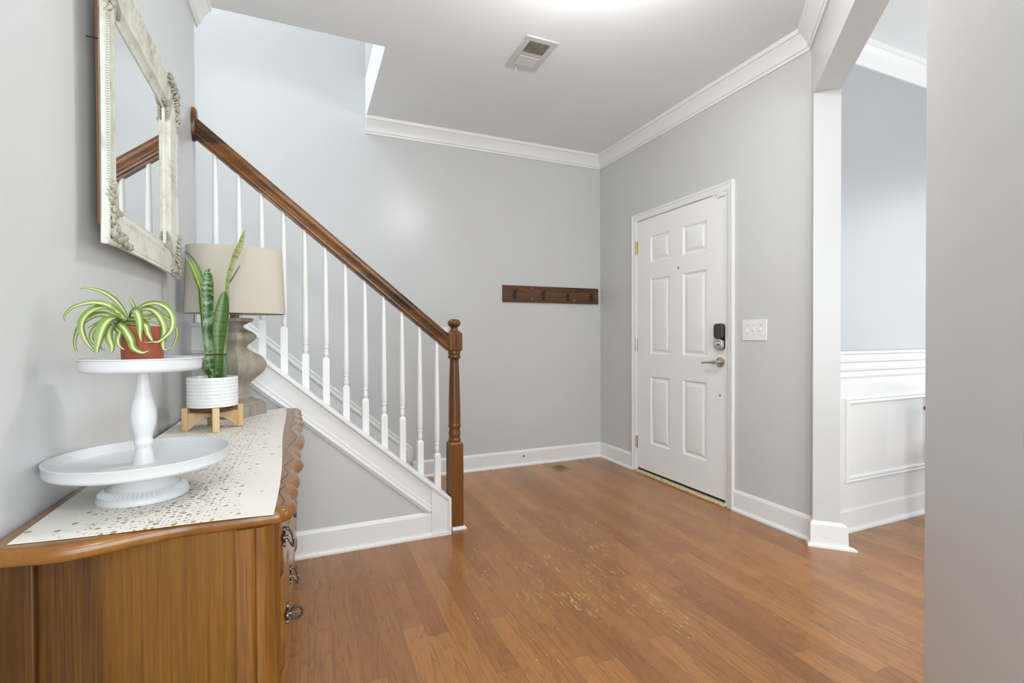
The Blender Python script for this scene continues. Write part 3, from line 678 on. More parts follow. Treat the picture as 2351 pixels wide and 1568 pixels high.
SNAKE=[
([(0.008,0.0012,0.0043),(-0.0056,-0.0008,0.0411),(-0.0093,-0.0014,0.0873),(-0.0128,-0.002,0.1564),(-0.0122,-0.0019,0.2302),(-0.0119,-0.0018,0.2712),(-0.0129,-0.002,0.3155),(-0.0112,-0.0017,0.3516),(-0.011,-0.0017,0.3762),(-0.0122,-0.0019,0.3958),(-0.0066,-0.001,0.4093)],[0.0135,0.0122,0.0108,0.0135,0.0142,0.0156,0.0176,0.0156,0.0129,0.0068,0.0011]),
([(-0.0003,-0.0001,0.0047),(-0.0174,0.0061,0.107),(-0.031,0.012,0.2717),(-0.0357,0.0178,0.3312),(-0.0443,0.0211,0.3658),(-0.058,0.0213,0.4079),(-0.0713,0.0194,0.4396),(-0.0884,0.0168,0.4691)],[0.0081,0.0108,0.0122,0.0122,0.0149,0.0149,0.0122,0.0041]),
([(0.0164,0.0025,0.0039),(0.0203,-0.0027,0.0405),(0.0228,-0.0077,0.087),(0.0255,-0.0116,0.1628),(0.0349,-0.0133,0.2452),(0.0397,-0.014,0.2832),(0.0427,-0.0137,0.308),(0.0456,-0.0133,0.3246)],[0.0122,0.0135,0.0135,0.0216,0.021,0.0162,0.0108,0.0014]),
([(0.0276,0.0042,0.0034),(0.0334,0.0088,0.0863),(0.0425,0.0138,0.2065),(0.0472,0.0179,0.3073),(0.0486,0.0211,0.358),(0.0558,0.0247,0.3974),(0.0645,0.028,0.4337),(0.0763,0.0312,0.4704),(0.0882,0.0336,0.5004),(0.0942,0.0346,0.5215),(0.1003,0.0356,0.5443),(0.1079,0.0367,0.569)],[0.0108,0.0108,0.0095,0.0068,0.0061,0.0074,0.0081,0.0101,0.0101,0.0081,0.0068,0.0007]),
([(0.0332,0.0051,0.0031),(0.0353,0.0195,0.1396),(0.0406,0.032,0.2745),(0.0445,0.0401,0.3395),(0.065,0.0453,0.385),(0.0889,0.049,0.4311)],[0.0027,0.0027,0.0027,0.0027,0.0027,0.0014]),
([(-0.0114,-0.0017,0.0052),(-0.0221,-0.0206,0.0345),(-0.0375,-0.026,0.066)],[0.0041,0.0047,0.0007]),
([(-0.0031,-0.0005,0.0048),(-0.0092,-0.0316,0.0299),(-0.0244,-0.0391,0.047)],[0.0041,0.0041,0.0007]),
([(0.0375,0.0057,0.0029),(0.0378,0.0058,0.0396),(0.0339,0.0052,0.0814)],[0.0068,0.0068,0.0054])]
# ------------------------------------------------------------ dresser
T = .776
dr = thing('dresser', (-.26, 1.83, 0), 'honey brown wooden dresser with scalloped top and bronze pulls along the left wall', 'dresser')
Y0, Y1 = 1.045, 2.635
# top outline, counter-clockwise from the back near corner
front = []
half = [(-.022, 1.119), (-.029, 1.170), (-.030, 1.190), (-.021, 1.225), (-.021, 1.245), (-.027, 1.270), (-.019, 1.30), (-.017, 1.345), (-.027, 1.411), (-.014, 1.46), (-.009, 1.505), (-.021, 1.565), (-.017, 1.60), (-.018, 1.65), (-.023, 1.700), (-.010, 1.76), (-.006, 1.84)]
ctrl = [(-.052, 1.074), (-.034, 1.088)]+half+[(x, 3.68-y) for x, y in half[:-1][::-1]]+[(-.034, 2.592), (-.052, 2.612)]
ch_ = [(-.060, 1.085), (-.046, 1.127), (-.058, 1.206), (-.049, 1.248), (-.058, 1.292), (-.044, 1.362), (-.056, 1.442), (-.036, 1.523), (-.055, 1.612), (-.053, 1.690), (-.032, 1.84)]
carve = crom(ch_+[(x, 3.68-y) for x, y in ch_[:-1][::-1]], 8)
def carve_x(y):
    for (xa, ya), (xb, yb) in zip(carve, carve[1:]):
        if ya <= y <= yb: return xa+(xb-xa)*(y-ya)/(yb-ya)
    return -.06
near = [(XL+.008, 1.052), (-.430, 1.040), (-.383, 1.032), (-.330, 1.042), (-.276, 1.060), (-.215, 1.073), (-.160, 1.073), (-.110, 1.072), (-.075, 1.073)]
edge = crom(near+ctrl, 4)
far = [(-.075, 2.620), (-.10, 2.630), (-.30, 2.635), (XL+.008, 2.635)]
outl = edge+far
def ringxy(bm, pts, z, ins, cx=-.26):
    n = len(pts); res = []
    for i, (x, y) in enumerate(pts):
        a = Vector(pts[(i-1) % n]); b = Vector(pts[(i+1) % n]); d = (b-a).normalized(); nn = Vector((-d.y, d.x))   # inward for ccw
        q = Vector((x, y))+nn*ins
        q.x = max(q.x, XL+.004) ; res.append(bm.verts.new((q.x, q.y, z)))
    return res
bm = new()
n = len(outl)
inn, mid = [], []
for i, (x, y) in enumerate(outl):
    a = Vector(outl[(i-1) % n]); b = Vector(outl[(i+1) % n]); d = (b-a).normalized(); nn = Vector((-d.y, d.x))
    q = Vector((x, y))+nn*.013
    if x > -.05 and 1.10 < y < 2.58: q = Vector((min(carve_x(y), x-.012), y))
    if abs(x-(XL+.008)) < 1e-6: q = Vector((x, y))
    inn.append(q)
def band(fr, z): return [bm.verts.new((*Vector(p).lerp(q, fr), z)) for p, q in zip(outl, inn)]
rings = [band(.5, T-.028), band(.12, T-.027), band(.0, T-.023), band(-.06, T-.018), band(-.03, T-.013), band(.10, T-.0075), band(.30, T-.0035), band(.6, T-.0012), band(.9, T-.0002), band(1, T-.0006)]
for A, B in zip(rings, rings[1:]):
    for i in range(n): bm.faces.new((A[i], A[(i+1) % n], B[(i+1) % n], B[i]))
bm.faces.new(rings[0][::-1])
tm = link('top_edge', bm, M['dresser_edge'], dr, angle=70)
bm = new(); A = [bm.verts.new((q.x, q.y, T)) for q in inn]; B = [bm.verts.new((q.x, q.y, T-.01)) for q in inn]; bm.faces.new(A); bm.faces.new(B[::-1])
for i in range(n): bm.faces.new((A[i], A[(i+1) % n], B[(i+1) % n], B[i]))
link('tabletop', bm, M['dresser_top'], dr, smooth=False)
# carved wavy line along the inside of the scalloped border
bm = new(); tube(bm, [(x, y, T-.0004) for x, y in carve], .0009, 6); link('carved_line', bm, M['groove'], dr)
# carcass
BX = -.072
bm = new(); box(bm, (XL+.022, 1.078, .16), (BX, 2.600, T-.026)); link('carcass', bm, M['dresser'], dr, smooth=False)
bm = new(); box(bm, (XL+.012, 1.062, .14), (-.425, 1.10, T-.026)); link('corner_stile', bm, M['dresser'], dr, bevel=.003)
bm = new(); box(bm, (XL+.012, 2.58, .14), (-.425, 2.612, T-.026)); link('corner_stile', bm, M['dresser'], dr, bevel=.003)
bm = new(); box(bm, (-.425, 1.066, .14), (-.10, 1.078, .22)); link('bottom_rail', bm, M['dresser'], dr, bevel=.003)
M['bead'] = wood('honey_walnut_post', [srgb(98, 60, 18), srgb(130, 84, 30), srgb(150, 102, 42)], 'Z', 1.3, .25, 4, 60)
for ysgn, yc in ((1, 1.108), (-1, 2.572)):
    # reeded quarter-round corner post
    bm = new(); pr = [(-.032, -.046), (-.006, -.046), (.000, -.042), (.003, -.046), (.016, -.044), (.030, -.036), (.040, -.022), (.043, -.006), (.040, .000), (.042, .004), (.042, .010), (.038, .014), (.040, .019), (.040, .030), (-.032, .030)]
    poly = [(-.095+a, yc+ysgn*b) for a, b in pr]
    if ysgn < 0: poly = poly[::-1]
    prism(bm, poly, .14, T-.026); link('corner_post', bm, M['bead'], dr, angle=35)
    # cabriole foot
    bm = new(); fx, fy = -.085, yc
    tube(bm, crom([(fx, fy, .16), (fx+.012, fy-.006*ysgn, .11), (fx+.004, fy, .06), (fx+.010, fy-.004*ysgn, .022), (fx+.014, fy-.006*ysgn, .002)], 5), [.034+.0*k for k in range(1)]*0+[.036-.018*min(1, k/12)+(.010 if k > 17 else 0) for k in range(21)], 14)
    link('front_foot', bm, M['bead'], dr)
    bm = new(); box(bm, (XL+.014, fy-.03, 0), (XL+.07, fy+.03, .14)); link('back_foot', bm, M['dresser'], dr, bevel=.006)
# bombe drawer fronts, three columns by three rows
def drawer(y0, y1, z0, z1, key):
    bm = new(); n = 24; rows_ = [(z0, 0), (z0+.006, .006), (z1-.006, .006), (z1, 0)]
    g = []
    for z, e in rows_:
        r_ = []
        for i in range(n+1):
            f = i/n; y = y0+(y1-y0)*f
            bow = .006*math.sin(math.pi*f)+.003*math.sin(3*math.pi*f)**2
            zz = (z-.16)/.6; bel = .010*math.sin(math.pi*min(1, max(0, zz)))
            ee = e if 0 < i < n else 0
            r_.append(bm.verts.new((BX+.008+ee+bow+bel, y, z)))
        g.append(r_)
    for A, B in zip(g, g[1:]):
        for i in range(n): bm.faces.new((A[i], A[i+1], B[i+1], B[i]))
    ret = bmesh.ops.extrude_edge_only(bm, edges=[e for e in bm.edges if e.is_boundary])
    for q in ret['geom']:
        if isinstance(q, bmesh.types.BMVert): q.co.x = BX-.01
    return link('drawer', bm, M['dresser_edge'], dr, angle=40)
def bail(y, z, par, x, ring=False):
    bm = new()
    # pierced backplate of lobes
    for dy, dz, r_ in ((0, 0, .012), (-.014, .006, .008), (.014, .006, .008), (-.026, .010, .006), (.026, .010, .006), (0, .018, .007), (0, -.016, .006), (-.018, -.008, .005), (.018, -.008, .005)):
        cyl(bm, (x-.001, y+dy, z+dz), (x+.003, y+dy, z+dz), r_, 12)
    if ring:
        cyl(bm, (x, y, z), (x+.009, y, z), .0042, 12)
        pts = [(x+.019+.012*math.cos(a), y, z+.014*math.sin(a)) for a in [2*math.pi*k/20 for k in range(21)]]
        tube(bm, pts, .0028, 8)
        for k in range(20): ball(bm, pts[k], .0036, u=6, v=4)
        tube(bm, [(x+.008, y, z+.002), (x+.019, y, z), (x+.030, y, z)], .0016, 6)
    else:
        for s in (-1, 1): cyl(bm, (x, y+s*.026, z+.010), (x+.009, y+s*.026, z+.010), .0040, 10)
        tube(bm, crom([(x+.008, y-.026, z+.010), (x+.015, y-.028, z-.004), (x+.019, y-.016, z-.016), (x+.020, y, z-.013), (x+.019, y+.016, z-.016), (x+.015, y+.028, z-.004), (x+.008, y+.026, z+.010)], 5), .0027, 8)
    link('key' if ring else 'drawer_pull', bm, M['dark_pull'], dr, par)
cols = [(1.158, 1.445, (1.20, 1.39)), (1.460, 2.220, (1.67, 2.01)), (2.235, 2.522, (2.29, 2.48))]
for ci, (ya, yb, py_) in enumerate(cols):
    for ri, (za, zb_) in enumerate(((.606, .735), (.398, .594), (.185, .386))):
        d = drawer(ya, yb, za, zb_, ci*3+ri)
        zc = (za+zb_)/2+.002
        for yy in (py_ if ri == 0 or (ri == 1 and ci == 0) else ()):
            f = (yy-ya)/(yb-ya)
            bow = .006*math.sin(math.pi*f)+.003*math.sin(3*math.pi*f)**2; bel = .010*math.sin(math.pi*min(1, max(0, (zc-.16)/.6)))
            bail(yy, zc, d, BX+.014+bow+bel, ring=(ci == 0 and ri == 1 and f < .5))
        if ri == 1 and ci == 0:
            bm = new()
            for k in range(9): ball(bm, (BX+.020, ya+.03, zc-.05+.0125*k), .0055+.002*(k % 3), .4, .8, 1, 8, 6)
            link('escutcheon', bm, M['dark_pull'], dr, d)

# ------------------------------------------------------------ runner
bm = new(); nx, ny = 16, 60; g = []
cen = Vector((-.26, 1.83))
for j in range(ny+1):
    v = j/ny; row = []
    for i in range(nx+1):
        u = i/nx
        xl = -.463+.0*v-.018*v; xr = -.060-.012*v-.022*v*v+.004*math.sin(v*9)
        yn = 1.075-.028*u-.004*math.sin(u*6); yf = 2.43+.185*u
        x = xl+(xr-xl)*u; y = yn+(yf-yn)*v
        z = T+.0024+.0012*(1+math.sin(u*5+v*11))*(math.sin(v*math.pi)**.5)
        row.append((x, y, z))
    g.append(row)
def sheet(bm, g, th):
    A = [[bm.verts.new(p) for p in r_] for r_ in g]; B = [[bm.verts.new((p[0], p[1], p[2]-th)) for p in r_] for r_ in g]
    n, m_ = len(g), len(g[0])
    for j in range(n-1):
        for i in range(m_-1):
            bm.faces.new((A[j][i], A[j][i+1], A[j+1][i+1], A[j+1][i])); bm.faces.new((B[j][i], B[j+1][i], B[j+1][i+1], B[j][i+1]))
    for j in range(n-1):
        bm.faces.new((A[j][0], A[j+1][0], B[j+1][0], B[j][0])); bm.faces.new((A[j][-1], B[j][-1], B[j+1][-1], A[j+1][-1]))
    for i in range(m_-1):
        bm.faces.new((A[0][i], B[0][i], B[0][i+1], A[0][i+1])); bm.faces.new((A[-1][i], A[-1][i+1], B[-1][i+1], B[-1][i]))
sheet(bm, g, .0014)
bmesh.ops.translate(bm, verts=bm.verts, vec=(.26, -1.83, -T))
rn = link('table_runner', bm, M['runner'], angle=60); rn.location = (-.26, 1.83, T)
tag(rn, 'cream cloth runner scattered with small bronze dots on the dresser', 'table runner')
TR = T+.004

# ------------------------------------------------------------ two-tier tray stand
C = (-.3265, 1.282)
ts = thing('tiered_stand', (*C, TR), 'white two-tier metal tray stand on the runner holding a spider plant', 'tiered stand')
bm = new(); lathe(bm, [(.0, TR), (.082, TR), (.0835, TR+.004), (.080, TR+.012), (.074, TR+.018), (.066, TR+.024), (.056, TR+.036), (.048, TR+.050), (.044, TR+.062), (.040, .848), (.0, .848)], C, 64)
bs = link('foot', bm, M['tray_grey'], ts, angle=50)
bm = new()
for k in range(60):
    a = 2*math.pi*k/60; ca, sa = math.cos(a), math.sin(a)
    tube(bm, [(C[0]+.079*ca, C[1]+.079*sa, TR+.0145), (C[0]+.0735*ca, C[1]+.0735*sa, TR+.0195), (C[0]+.067*ca, C[1]+.067*sa, TR+.0240)], [.0010, .0017, .0010], 6)
link('fluting', bm, M['tray_grey'], ts, bs)
def tray(name, r, z0, z1, lip):
    bm = new(); lathe(bm, [(.0, z0), (r-.008, z0), (r-.002, z0+.003), (r, z0+.008), (r+.0005, z1-.003), (r+lip, z1-.002), (r+lip, z1), (r-.002, z1), (r-.0035, z0+.008), (r-.008, z0+.0045), (.0, z0+.004)], C, 96)
    return link(name, bm, M['tray_grey'], ts, angle=50)
tray('lower_tray', .1625, .848, .8745, .0015)
bm = new(); lathe(bm, [(.0215, .852), (.0200, .856), (.0175, .868), (.0148, .882), (.0143, .887), (.0168, .892), (.0173, .897), (.0160, .904), (.0158, .909), (.0180, .918), (.0222, .934), (.0240, .952), (.0232, .968), (.0195, .988), (.0155, 1.004), (.0128, 1.020), (.0122, 1.034), (.0124, 1.052)], C, 32)
link('column', bm, M['tray_grey'], ts, angle=50)
tray('upper_tray', .1085, 1.052, 1.081, .0045)

# ------------------------------------------------------------ plants
def blade(bm, pts, hw, face, fold=.25, uvl=None, thick=.0007):
    """tapered leaf with a fold along the middle; face = direction its upper side looks"""
    P = [Vector(p) for p in pts]; n = len(P); rings = []
    for i, p in enumerate(P):
        d = (P[min(i+1, n-1)]-P[max(i-1, 0)]).normalized()
        f = Vector(face[i] if isinstance(face, list) else face)
        s = d.cross(f)
        if s.length < 1e-4: s = Vector((1, 0, 0))
        s.normalize(); nn = s.cross(d).normalized(); h = hw[i]
        prof = [(-1, fold), (-.5, fold*.32), (0, 0), (.5, fold*.32), (1, fold)]
        top = [bm.verts.new(p+s*h*a+nn*(h*b+thick)) for a, b in prof]; bot = [bm.verts.new(p+s*h*a+nn*(h*b-thick)) for a, b in prof]
        rings.append((top, bot, i/(n-1)))
    U = [0, .25, .5, .75, 1]
    def q(vs, uvs):
        f = bm.faces.new(vs)
        for lp, uv in zip(f.loops, uvs): lp[uvl].uv = uv
    for (t0, b0, v0), (t1, b1, v1) in zip(rings, rings[1:]):
        for k in range(4):
            q((t0[k], t0[k+1], t1[k+1], t1[k]), ((U[k], v0), (U[k+1], v0), (U[k+1], v1), (U[k], v1)))
            q((b0[k+1], b0[k], b1[k], b1[k+1]), ((U[k+1], v0), (U[k], v0), (U[k], v1), (U[k+1], v1)))
        q((t0[0], t1[0], b1[0], b0[0]), ((0, v0), (0, v1), (0, v1), (0, v0)))
        q((t1[4], t0[4], b0[4], b1[4]), ((1, v1), (1, v0), (1, v0), (1, v1)))
    for k in range(4):
        q((rings[0][0][k+1], rings[0][0][k], rings[0][1][k], rings[0][1][k+1]), ((.5, 0),)*4)
        q((rings[-1][0][k], rings[-1][0][k+1], rings[-1][1][k+1], rings[-1][1][k]), ((.5, 1),)*4)
PC = (-.3265, 1.282)
SPZ = 1.0565
sp = thing('spider_plant', (*PC, SPZ), 'green and cream striped spider plant in a terracotta pot on the upper tray', 'plant')
bm = new(); lathe(bm, [(.0, SPZ), (.0355, SPZ), (.0365, SPZ+.004), (.0385, SPZ+.062), (.0400, SPZ+.064), (.0410, SPZ+.087), (.0418, SPZ+.089), (.0418, SPZ+.092), (.0403, SPZ+.092), (.0400, SPZ+.070), (.0, SPZ+.070)], PC, 48)
for q in bm.verts:                                  # the soft nursery pot is a little dented
    a = math.atan2(q.co.y-PC[1], q.co.x-PC[0]); f = max(0, 1-((q.co.z-SPZ-.035)/.03)**2)
    k = 1-.05*f*max(0, math.cos(a+.9))**3; q.co.x = PC[0]+(q.co.x-PC[0])*k; q.co.y = PC[1]+(q.co.y-PC[1])*k
link('pot', bm, M['terracotta'], sp, angle=40)
bm = new(); lathe(bm, [(.0, SPZ+.072), (.0398, SPZ+.072), (.0398, SPZ+.0905), (.02, SPZ+.093), (.0, SPZ+.094)], PC, 24); link('soil', bm, M['soil'], sp)
view = Vector((PC[0], PC[1], 0)).normalized()
crown_ = Vector((PC[0], PC[1], SPZ+.088))
for L, w_ in SPIDER:
    pts = [(x+PC[0], y+PC[1]+.003, z+1.06) for x, y, z in L]
    pts = [tuple(crown_.lerp(Vector(pts[0]), .0)), *pts]
    pts = crom(pts, 5); n = len(pts)
    for i, p in enumerate(pts):                     # hang over the rim of the pot, never through it
        q = Vector((p[0]-PC[0], p[1]-PC[1]))
        need = .048 if p[2] < SPZ+.094 else .048*max(0, 1-(p[2]-SPZ-.094)/.022)
        if 2 < i and q.length < need:
            q = q.normalized()*need if q.length > .008 else Vector((-view.x, -view.y))*need
            pts[i] = (PC[0]+q.x, PC[1]+q.y, p[2])
    hw = [w_*.80*(.34+.66*min(1, i/n*2.6))*(1 if i/n < .38 else max(.02, 1-((i/n-.38)/.62)**1.5)) for i in range(n)]
    bm = new(); uvl = bm.loops.layers.uv.new('UVMap')
    face = []
    for i, p in enumerate(pts):
        rad = Vector((p[0]-PC[0], p[1]-PC[1], 0))
        face.append((Vector((0, 0, 1))*.55+rad.normalized()*.6-view*.75) if rad.length > .003 else Vector((0, 0, 1))-view)
    blade(bm, pts, hw, face, .42, uvl, .0004)
    link('leaf', bm, M['spider'], sp, angle=75)

# planter on its wooden stand
QC = (-.325, 2.125); PZ = .862
sn_ = thing('snake_plant', (*QC, PZ), 'tall snake plant with banded upright leaves in a textured white planter', 'plant')
bm = new(); n = 120; prof = []
zz = PZ+.006
while zz < .973: prof.append(zz); zz += .0022
rings = []
for z in prof:
    row = []
    lev = int((z-PZ)/.0125)
    for i in range(n):
        a = 2*math.pi*i/n; base = .0825
        fz = ((z-PZ) % .0125)/.0125
        rib = .0021*math.sin(math.pi*fz)**.6
        blockA = int(i/10); h = (blockA*7+lev//3*5) % 4
        if h == 1: rib = rib*(.35+.65*abs(math.sin(math.pi*(i % 10)/10*3)))
        elif h == 3: rib *= .8
        row.append(bm.verts.new((QC[0]+(base+rib)*math.cos(a), QC[1]+(base+rib)*math.sin(a), z)))
    rings.append(row)
def addring(r_, z): rings.append([bm.verts.new((QC[0]+r_*math.cos(2*math.pi*i/n), QC[1]+r_*math.sin(2*math.pi*i/n), z)) for i in range(n)])
addring(.083, .9745); addring(.0825, .9765); addring(.0785, .9765); addring(.0775, .972); addring(.0775, .955); 
b0 = [bm.verts.new((QC[0]+.080*math.cos(2*math.pi*i/n), QC[1]+.080*math.sin(2*math.pi*i/n), PZ+.004)) for i in range(n)]
rings.insert(0, b0)
for A, B in zip(rings, rings[1:]):
    for i in range(n): bm.faces.new((A[i], A[(i+1) % n], B[(i+1) % n], B[i]))
bm.faces.new(b0[::-1]); bm.faces.new(rings[-1])
link('planter', bm, M['ceramic'], sn_, angle=60)
bm = new(); lathe(bm, [(.0, .945), (.0772, .945), (.0772, .958), (.05, .962), (.0, .964)], QC, 32); link('soil', bm, M['soil'], sn_)
mats = ['snake_banded', 'snake_striped', 'snake_green', 'snake_pale', 'snake_green', 'snake_green', 'snake_banded', 'snake_green']
view = Vector((QC[0], QC[1], 0)).normalized(); side = Vector((view.y, -view.x, 0))
for k, (L, hws) in enumerate(SNAKE):
    data = [(x+QC[0], y+QC[1], z+.976, h) for (x, y, z), h in zip(L, hws)]
    b_ = data[0]; data = [(b_[0]*.8+QC[0]*.2, b_[1]*.8+QC[1]*.2, .952, b_[3]*.8)]+data
    data = crom(data, 6)
    bm = new(); uvl = bm.loops.layers.uv.new('UVMap')
    blade(bm, [d[:3] for d in data], [max(.0005, d[3]*(1.22 if k == 0 else 1.05)) for d in data], -view+side*(.25 if k % 2 else -.2), .35, uvl, .0011)
    link('leaf', bm, M[mats[k]], sn_, angle=75)
bm = new(); cz = 1.060
cx, cy = QC[0]+.012*side.x, QC[1]+.012*side.y
ring_ = []
for k in range(25):
    a = 2*math.pi*k/24; q = side*(.0325*math.cos(a)+.0)+view*(.020*math.sin(a)); ring_.append((cx+q.x, cy+q.y, cz+.0008*math.sin(3*a)))
tube(bm, ring_, .0021, 8, cap=False); link('hair_tie', bm, M['tie'], sn_)
# saucer
bm = new(); lathe(bm, [(.0, .8455), (.060, .8455), (.0715, .848), (.0745, .853), (.0755, .866), (.0735, .866), (.072, .855), (.060, .851), (.0, .851)], QC, 56)
for q in bm.verts: q.co.z -= 0
sc_ = link('base_dish', bm, M['copper'], sn_, angle=50); sc_['label'] = 'glossy brown base under the white planter'
# stand
sd = thing('plant_stand', (*QC, TR), 'pale wooden cross-shaped stand under the white textured planter', 'plant stand')
AZ = R(14)
for k in range(4):
    a = AZ+k*math.pi/2; Mr = Matrix.Translation((QC[0], QC[1], 0)) @ Matrix.Rotation(a, 4, 'Z')
    bm = new(); box(bm, (.080, -.011, TR), (.100, .011, .866), Mr)
    link('leg', bm, M['standwood'], sd, bevel=.0012)
    bm = new(); poly = [(.004, .826), (.004, .845), (.080, .845), (.080, TR+.0)]
    arch = [(.080-.076*t_i, TR+.046*math.sin(t_i*math.pi/2)**.9) for t_i in [i/10 for i in range(1, 11)]]
    pts = [(.004, .845), (.080, .845)]+[(.080, TR+.001)]+[(max(.004, a_), b_) for a_, b_ in arch]
    A = [bm.verts.new(Mr @ Vector((px, -.009, pz))) for px, pz in pts]; B = [bm.verts.new(Mr @ Vector((px, .009, pz))) for px, pz in pts]
    bm.faces.new(A); bm.faces.new(B[::-1])
    for i in range(len(pts)): bm.faces.new((A[i], B[i], B[(i+1) % len(pts)], A[(i+1) % len(pts)]))
    link('cross_bar', bm, M['standwood'], sd, smooth=False)

# ------------------------------------------------------------ table lamp
LC = (-.288, 2.441); LA = R(57.1)
lp = thing('table_lamp', (*LC, TR), 'table lamp with weathered grey carved wood base and oval linen shade', 'lamp')
Ml = Matrix.Translation((LC[0], LC[1], 0)) @ Matrix.Rotation(LA, 4, 'Z')
def sqlathe(bm, prof):
    rings = []
    for h, z in prof: rings.append([bm.verts.new(Ml @ Vector((sx*h, sy*h, z))) for sx, sy in ((1, 1), (-1, 1), (-1, -1), (1, -1))])
    for A, B in zip(rings, rings[1:]):
        for i in range(4): bm.faces.new((A[i], A[(i+1) % 4], B[(i+1) % 4], B[i]))
    bm.faces.new(rings[0][::-1]); bm.faces.new(rings[-1])
bm = new(); sqlathe(bm, [(.0875, TR), (.0875, .826), (.0860, .828)]); link('plinth', bm, M['lampwood'], lp, bevel=.002)
bm = new()
pf = [(.0800, .828), (.0780, .838), (.0600, .848), (.0440, .858), (.0375, .870), (.0345, .892), (.0400, .918), (.0600, .945), (.0790, .968), (.0880, .992), (.0870, 1.015), (.0740, 1.040), (.0500, 1.060), (.0345, 1.073), (.0335, 1.083), (.0420, 1.098), (.0560, 1.113), (.0605, 1.128), (.0540, 1.143), (.0340, 1.158), (.0240, 1.169), (.0250, 1.178), (.0380, 1.189), (.0490, 1.196), (.0515, 1.203), (.0490, 1.209), (.020, 1.2115)]
sqlathe(bm, crom(pf, 4)); link('lamp_base', bm, M['lampwood'], lp, angle=50)
bm = new(); sqlathe(bm, [(.0125, 1.210), (.0125, 1.262)]); cyl(bm, (*LC, 1.262), (*LC, 1.30), .014, 16); link('neck', bm, M['lampwood'], lp)
SHC = (-.281, 2.445)
def shade_ring(bm, z, a, b, n=72, ang=R(4)):
    out = []
    for i in range(n):
        t_i = 2*math.pi*i/n; c_, s_ = math.cos(t_i), math.sin(t_i); e = 2/2.6
        x = a*abs(c_)**e*(1 if c_ >= 0 else -1); y = b*abs(s_)**e*(1 if s_ >= 0 else -1)
        out.append(bm.verts.new((SHC[0]+x*math.cos(ang)-y*math.sin(ang), SHC[1]+x*math.sin(ang)+y*math.cos(ang), z)))
    return out
bm = new()
SB, ST = 1.2285, 1.512
rs = [shade_ring(bm, SB, .196, .128), shade_ring(bm, SB+.008, .1957, .1278), shade_ring(bm, (SB+ST)/2, .1905, .124), shade_ring(bm, ST-.006, .1855, .120), shade_ring(bm, ST, .185, .1197),
      shade_ring(bm, ST, .183, .1177), shade_ring(bm, (SB+ST)/2, .1885, .122), shade_ring(bm, SB, .194, .126)]
for A, B in zip(rs, rs[1:]+rs[:1]):
    for i in range(72): bm.faces.new((A[i], A[(i+1) % 72], B[(i+1) % 72], B[i]))
link('lamp_shade', bm, M['linen'], lp, angle=60)
bm = new(); cyl(bm, (*LC, 1.30), (*LC, 1.50), .004, 10)
for a in (0, 2.09, 4.19): tube(bm, [(*LC, 1.495), (SHC[0]+.115*math.cos(a), SHC[1]+.112*math.sin(a), 1.500)], .0016, 6)
link('harp', bm, M['brass'], lp)

# ------------------------------------------------------------ wall mirror
MY0, MY1, MZ0, MZ1 = 1.445, 2.225, 1.357, 2.072
mr = thing('wall_mirror', (XL, 1.74, 1.343), 'ornate distressed cream framed mirror hung on the left wall', 'mirror')
XB = -.468
FR = [(.000, .045), (.016, .001), (.028, .0), (.0315, .006), (.0315, .012), (.029, .017), (.0265, .030), (.0240, .050), (.0225, .066), (.0215, .070), (.0235, .076), (.0235, .082), (.0205, .087), (.0150, .091), (.0100, .102), (.0085, .105), (.0095, .109), (.0065, .113), (.0, .114)]
def mpath(ins): return [(XB, MY0+ins, MZ0+ins), (XB, MY1-ins, MZ0+ins), (XB, MY1-ins, MZ1-ins), (XB, MY0+ins, MZ1-ins)]
bm = new()
# cross((1,0,0),(0,1,0)) = +Z : inward for this order
P_ = mpath(0)
rings = []
pth = []
for k in range(4):
    a = Vector(P_[k]); b = Vector(P_[(k+1) % 4])
    for j in range(14): pth.append((a.lerp(b, j/14), k, j/14))
c_ = Vector((1, 0, 0)); inw = [Vector((0, 0, 1)), Vector((0, -1, 0)), Vector((0, 0, -1)), Vector((0, 1, 0))]
for p, k, f in pth:
    mm = inw[k] if f > 0 else inw[k]+inw[(k-1) % 4]
    wob = .004*math.sin(math.pi*f)**2 - (.008*max(0, 1-min(f, 1-f)/.10))      # outer edge swells at the corners
    rings.append([bm.verts.new(p+c_*s+mm*(t_+(wob if t_ < .03 else 0))) for s, t_ in FR])
k_ = len(FR)
for i in range(len(rings)):
    A, B = rings[i], rings[(i+1) % len(rings)]
    for j in range(k_): bm.faces.new((A[j], A[(j+1) % k_], B[(j+1) % k_], B[j]))
fr = link('frame', bm, M['frame'], mr, angle=35)
# rope bead round the outer edge
bm = new()
for k in range(4):
    a = Vector(P_[k]); b = Vector(P_[(k+1) % 4]); n_ = 116
    for j in range(n_):
        p = a.lerp(b, (j+.5)/n_)+inw[k]*.004+c_*.0285
        d = (b-a).normalized(); bmesh.ops.create_icosphere(bm, subdivisions=1, radius=.0040, matrix=Matrix.Translation(p) @ (d.to_track_quat('X', 'Z').to_matrix().to_4x4()) @ Matrix.Diagonal((.75, 1, 1, 1)))
link('rope_bead', bm, M['frame'], mr, fr)
bm = new(); box(bm, (XB-.001, MY0+.10, MZ0+.10), (XB+.005, MY1-.10, MZ1-.10)); link('mirror_glass', bm, M['glass_mirror'], mr, smooth=False)
bm = new(); box(bm, (XB-.012, MY0+.070, MZ0+.052), (XB+.001, MY1-.070, MZ1-.052)); link('backing', bm, M['backwood'], mr, smooth=False)
bm = new(); tube(bm, [(XL+.0005, 1.495, 1.86), (XL+.010, 1.490, 1.858), (XB-.003, 1.50, 1.862)], .0016, 8); link('hanger', bm, M['dark_iron'], mr)
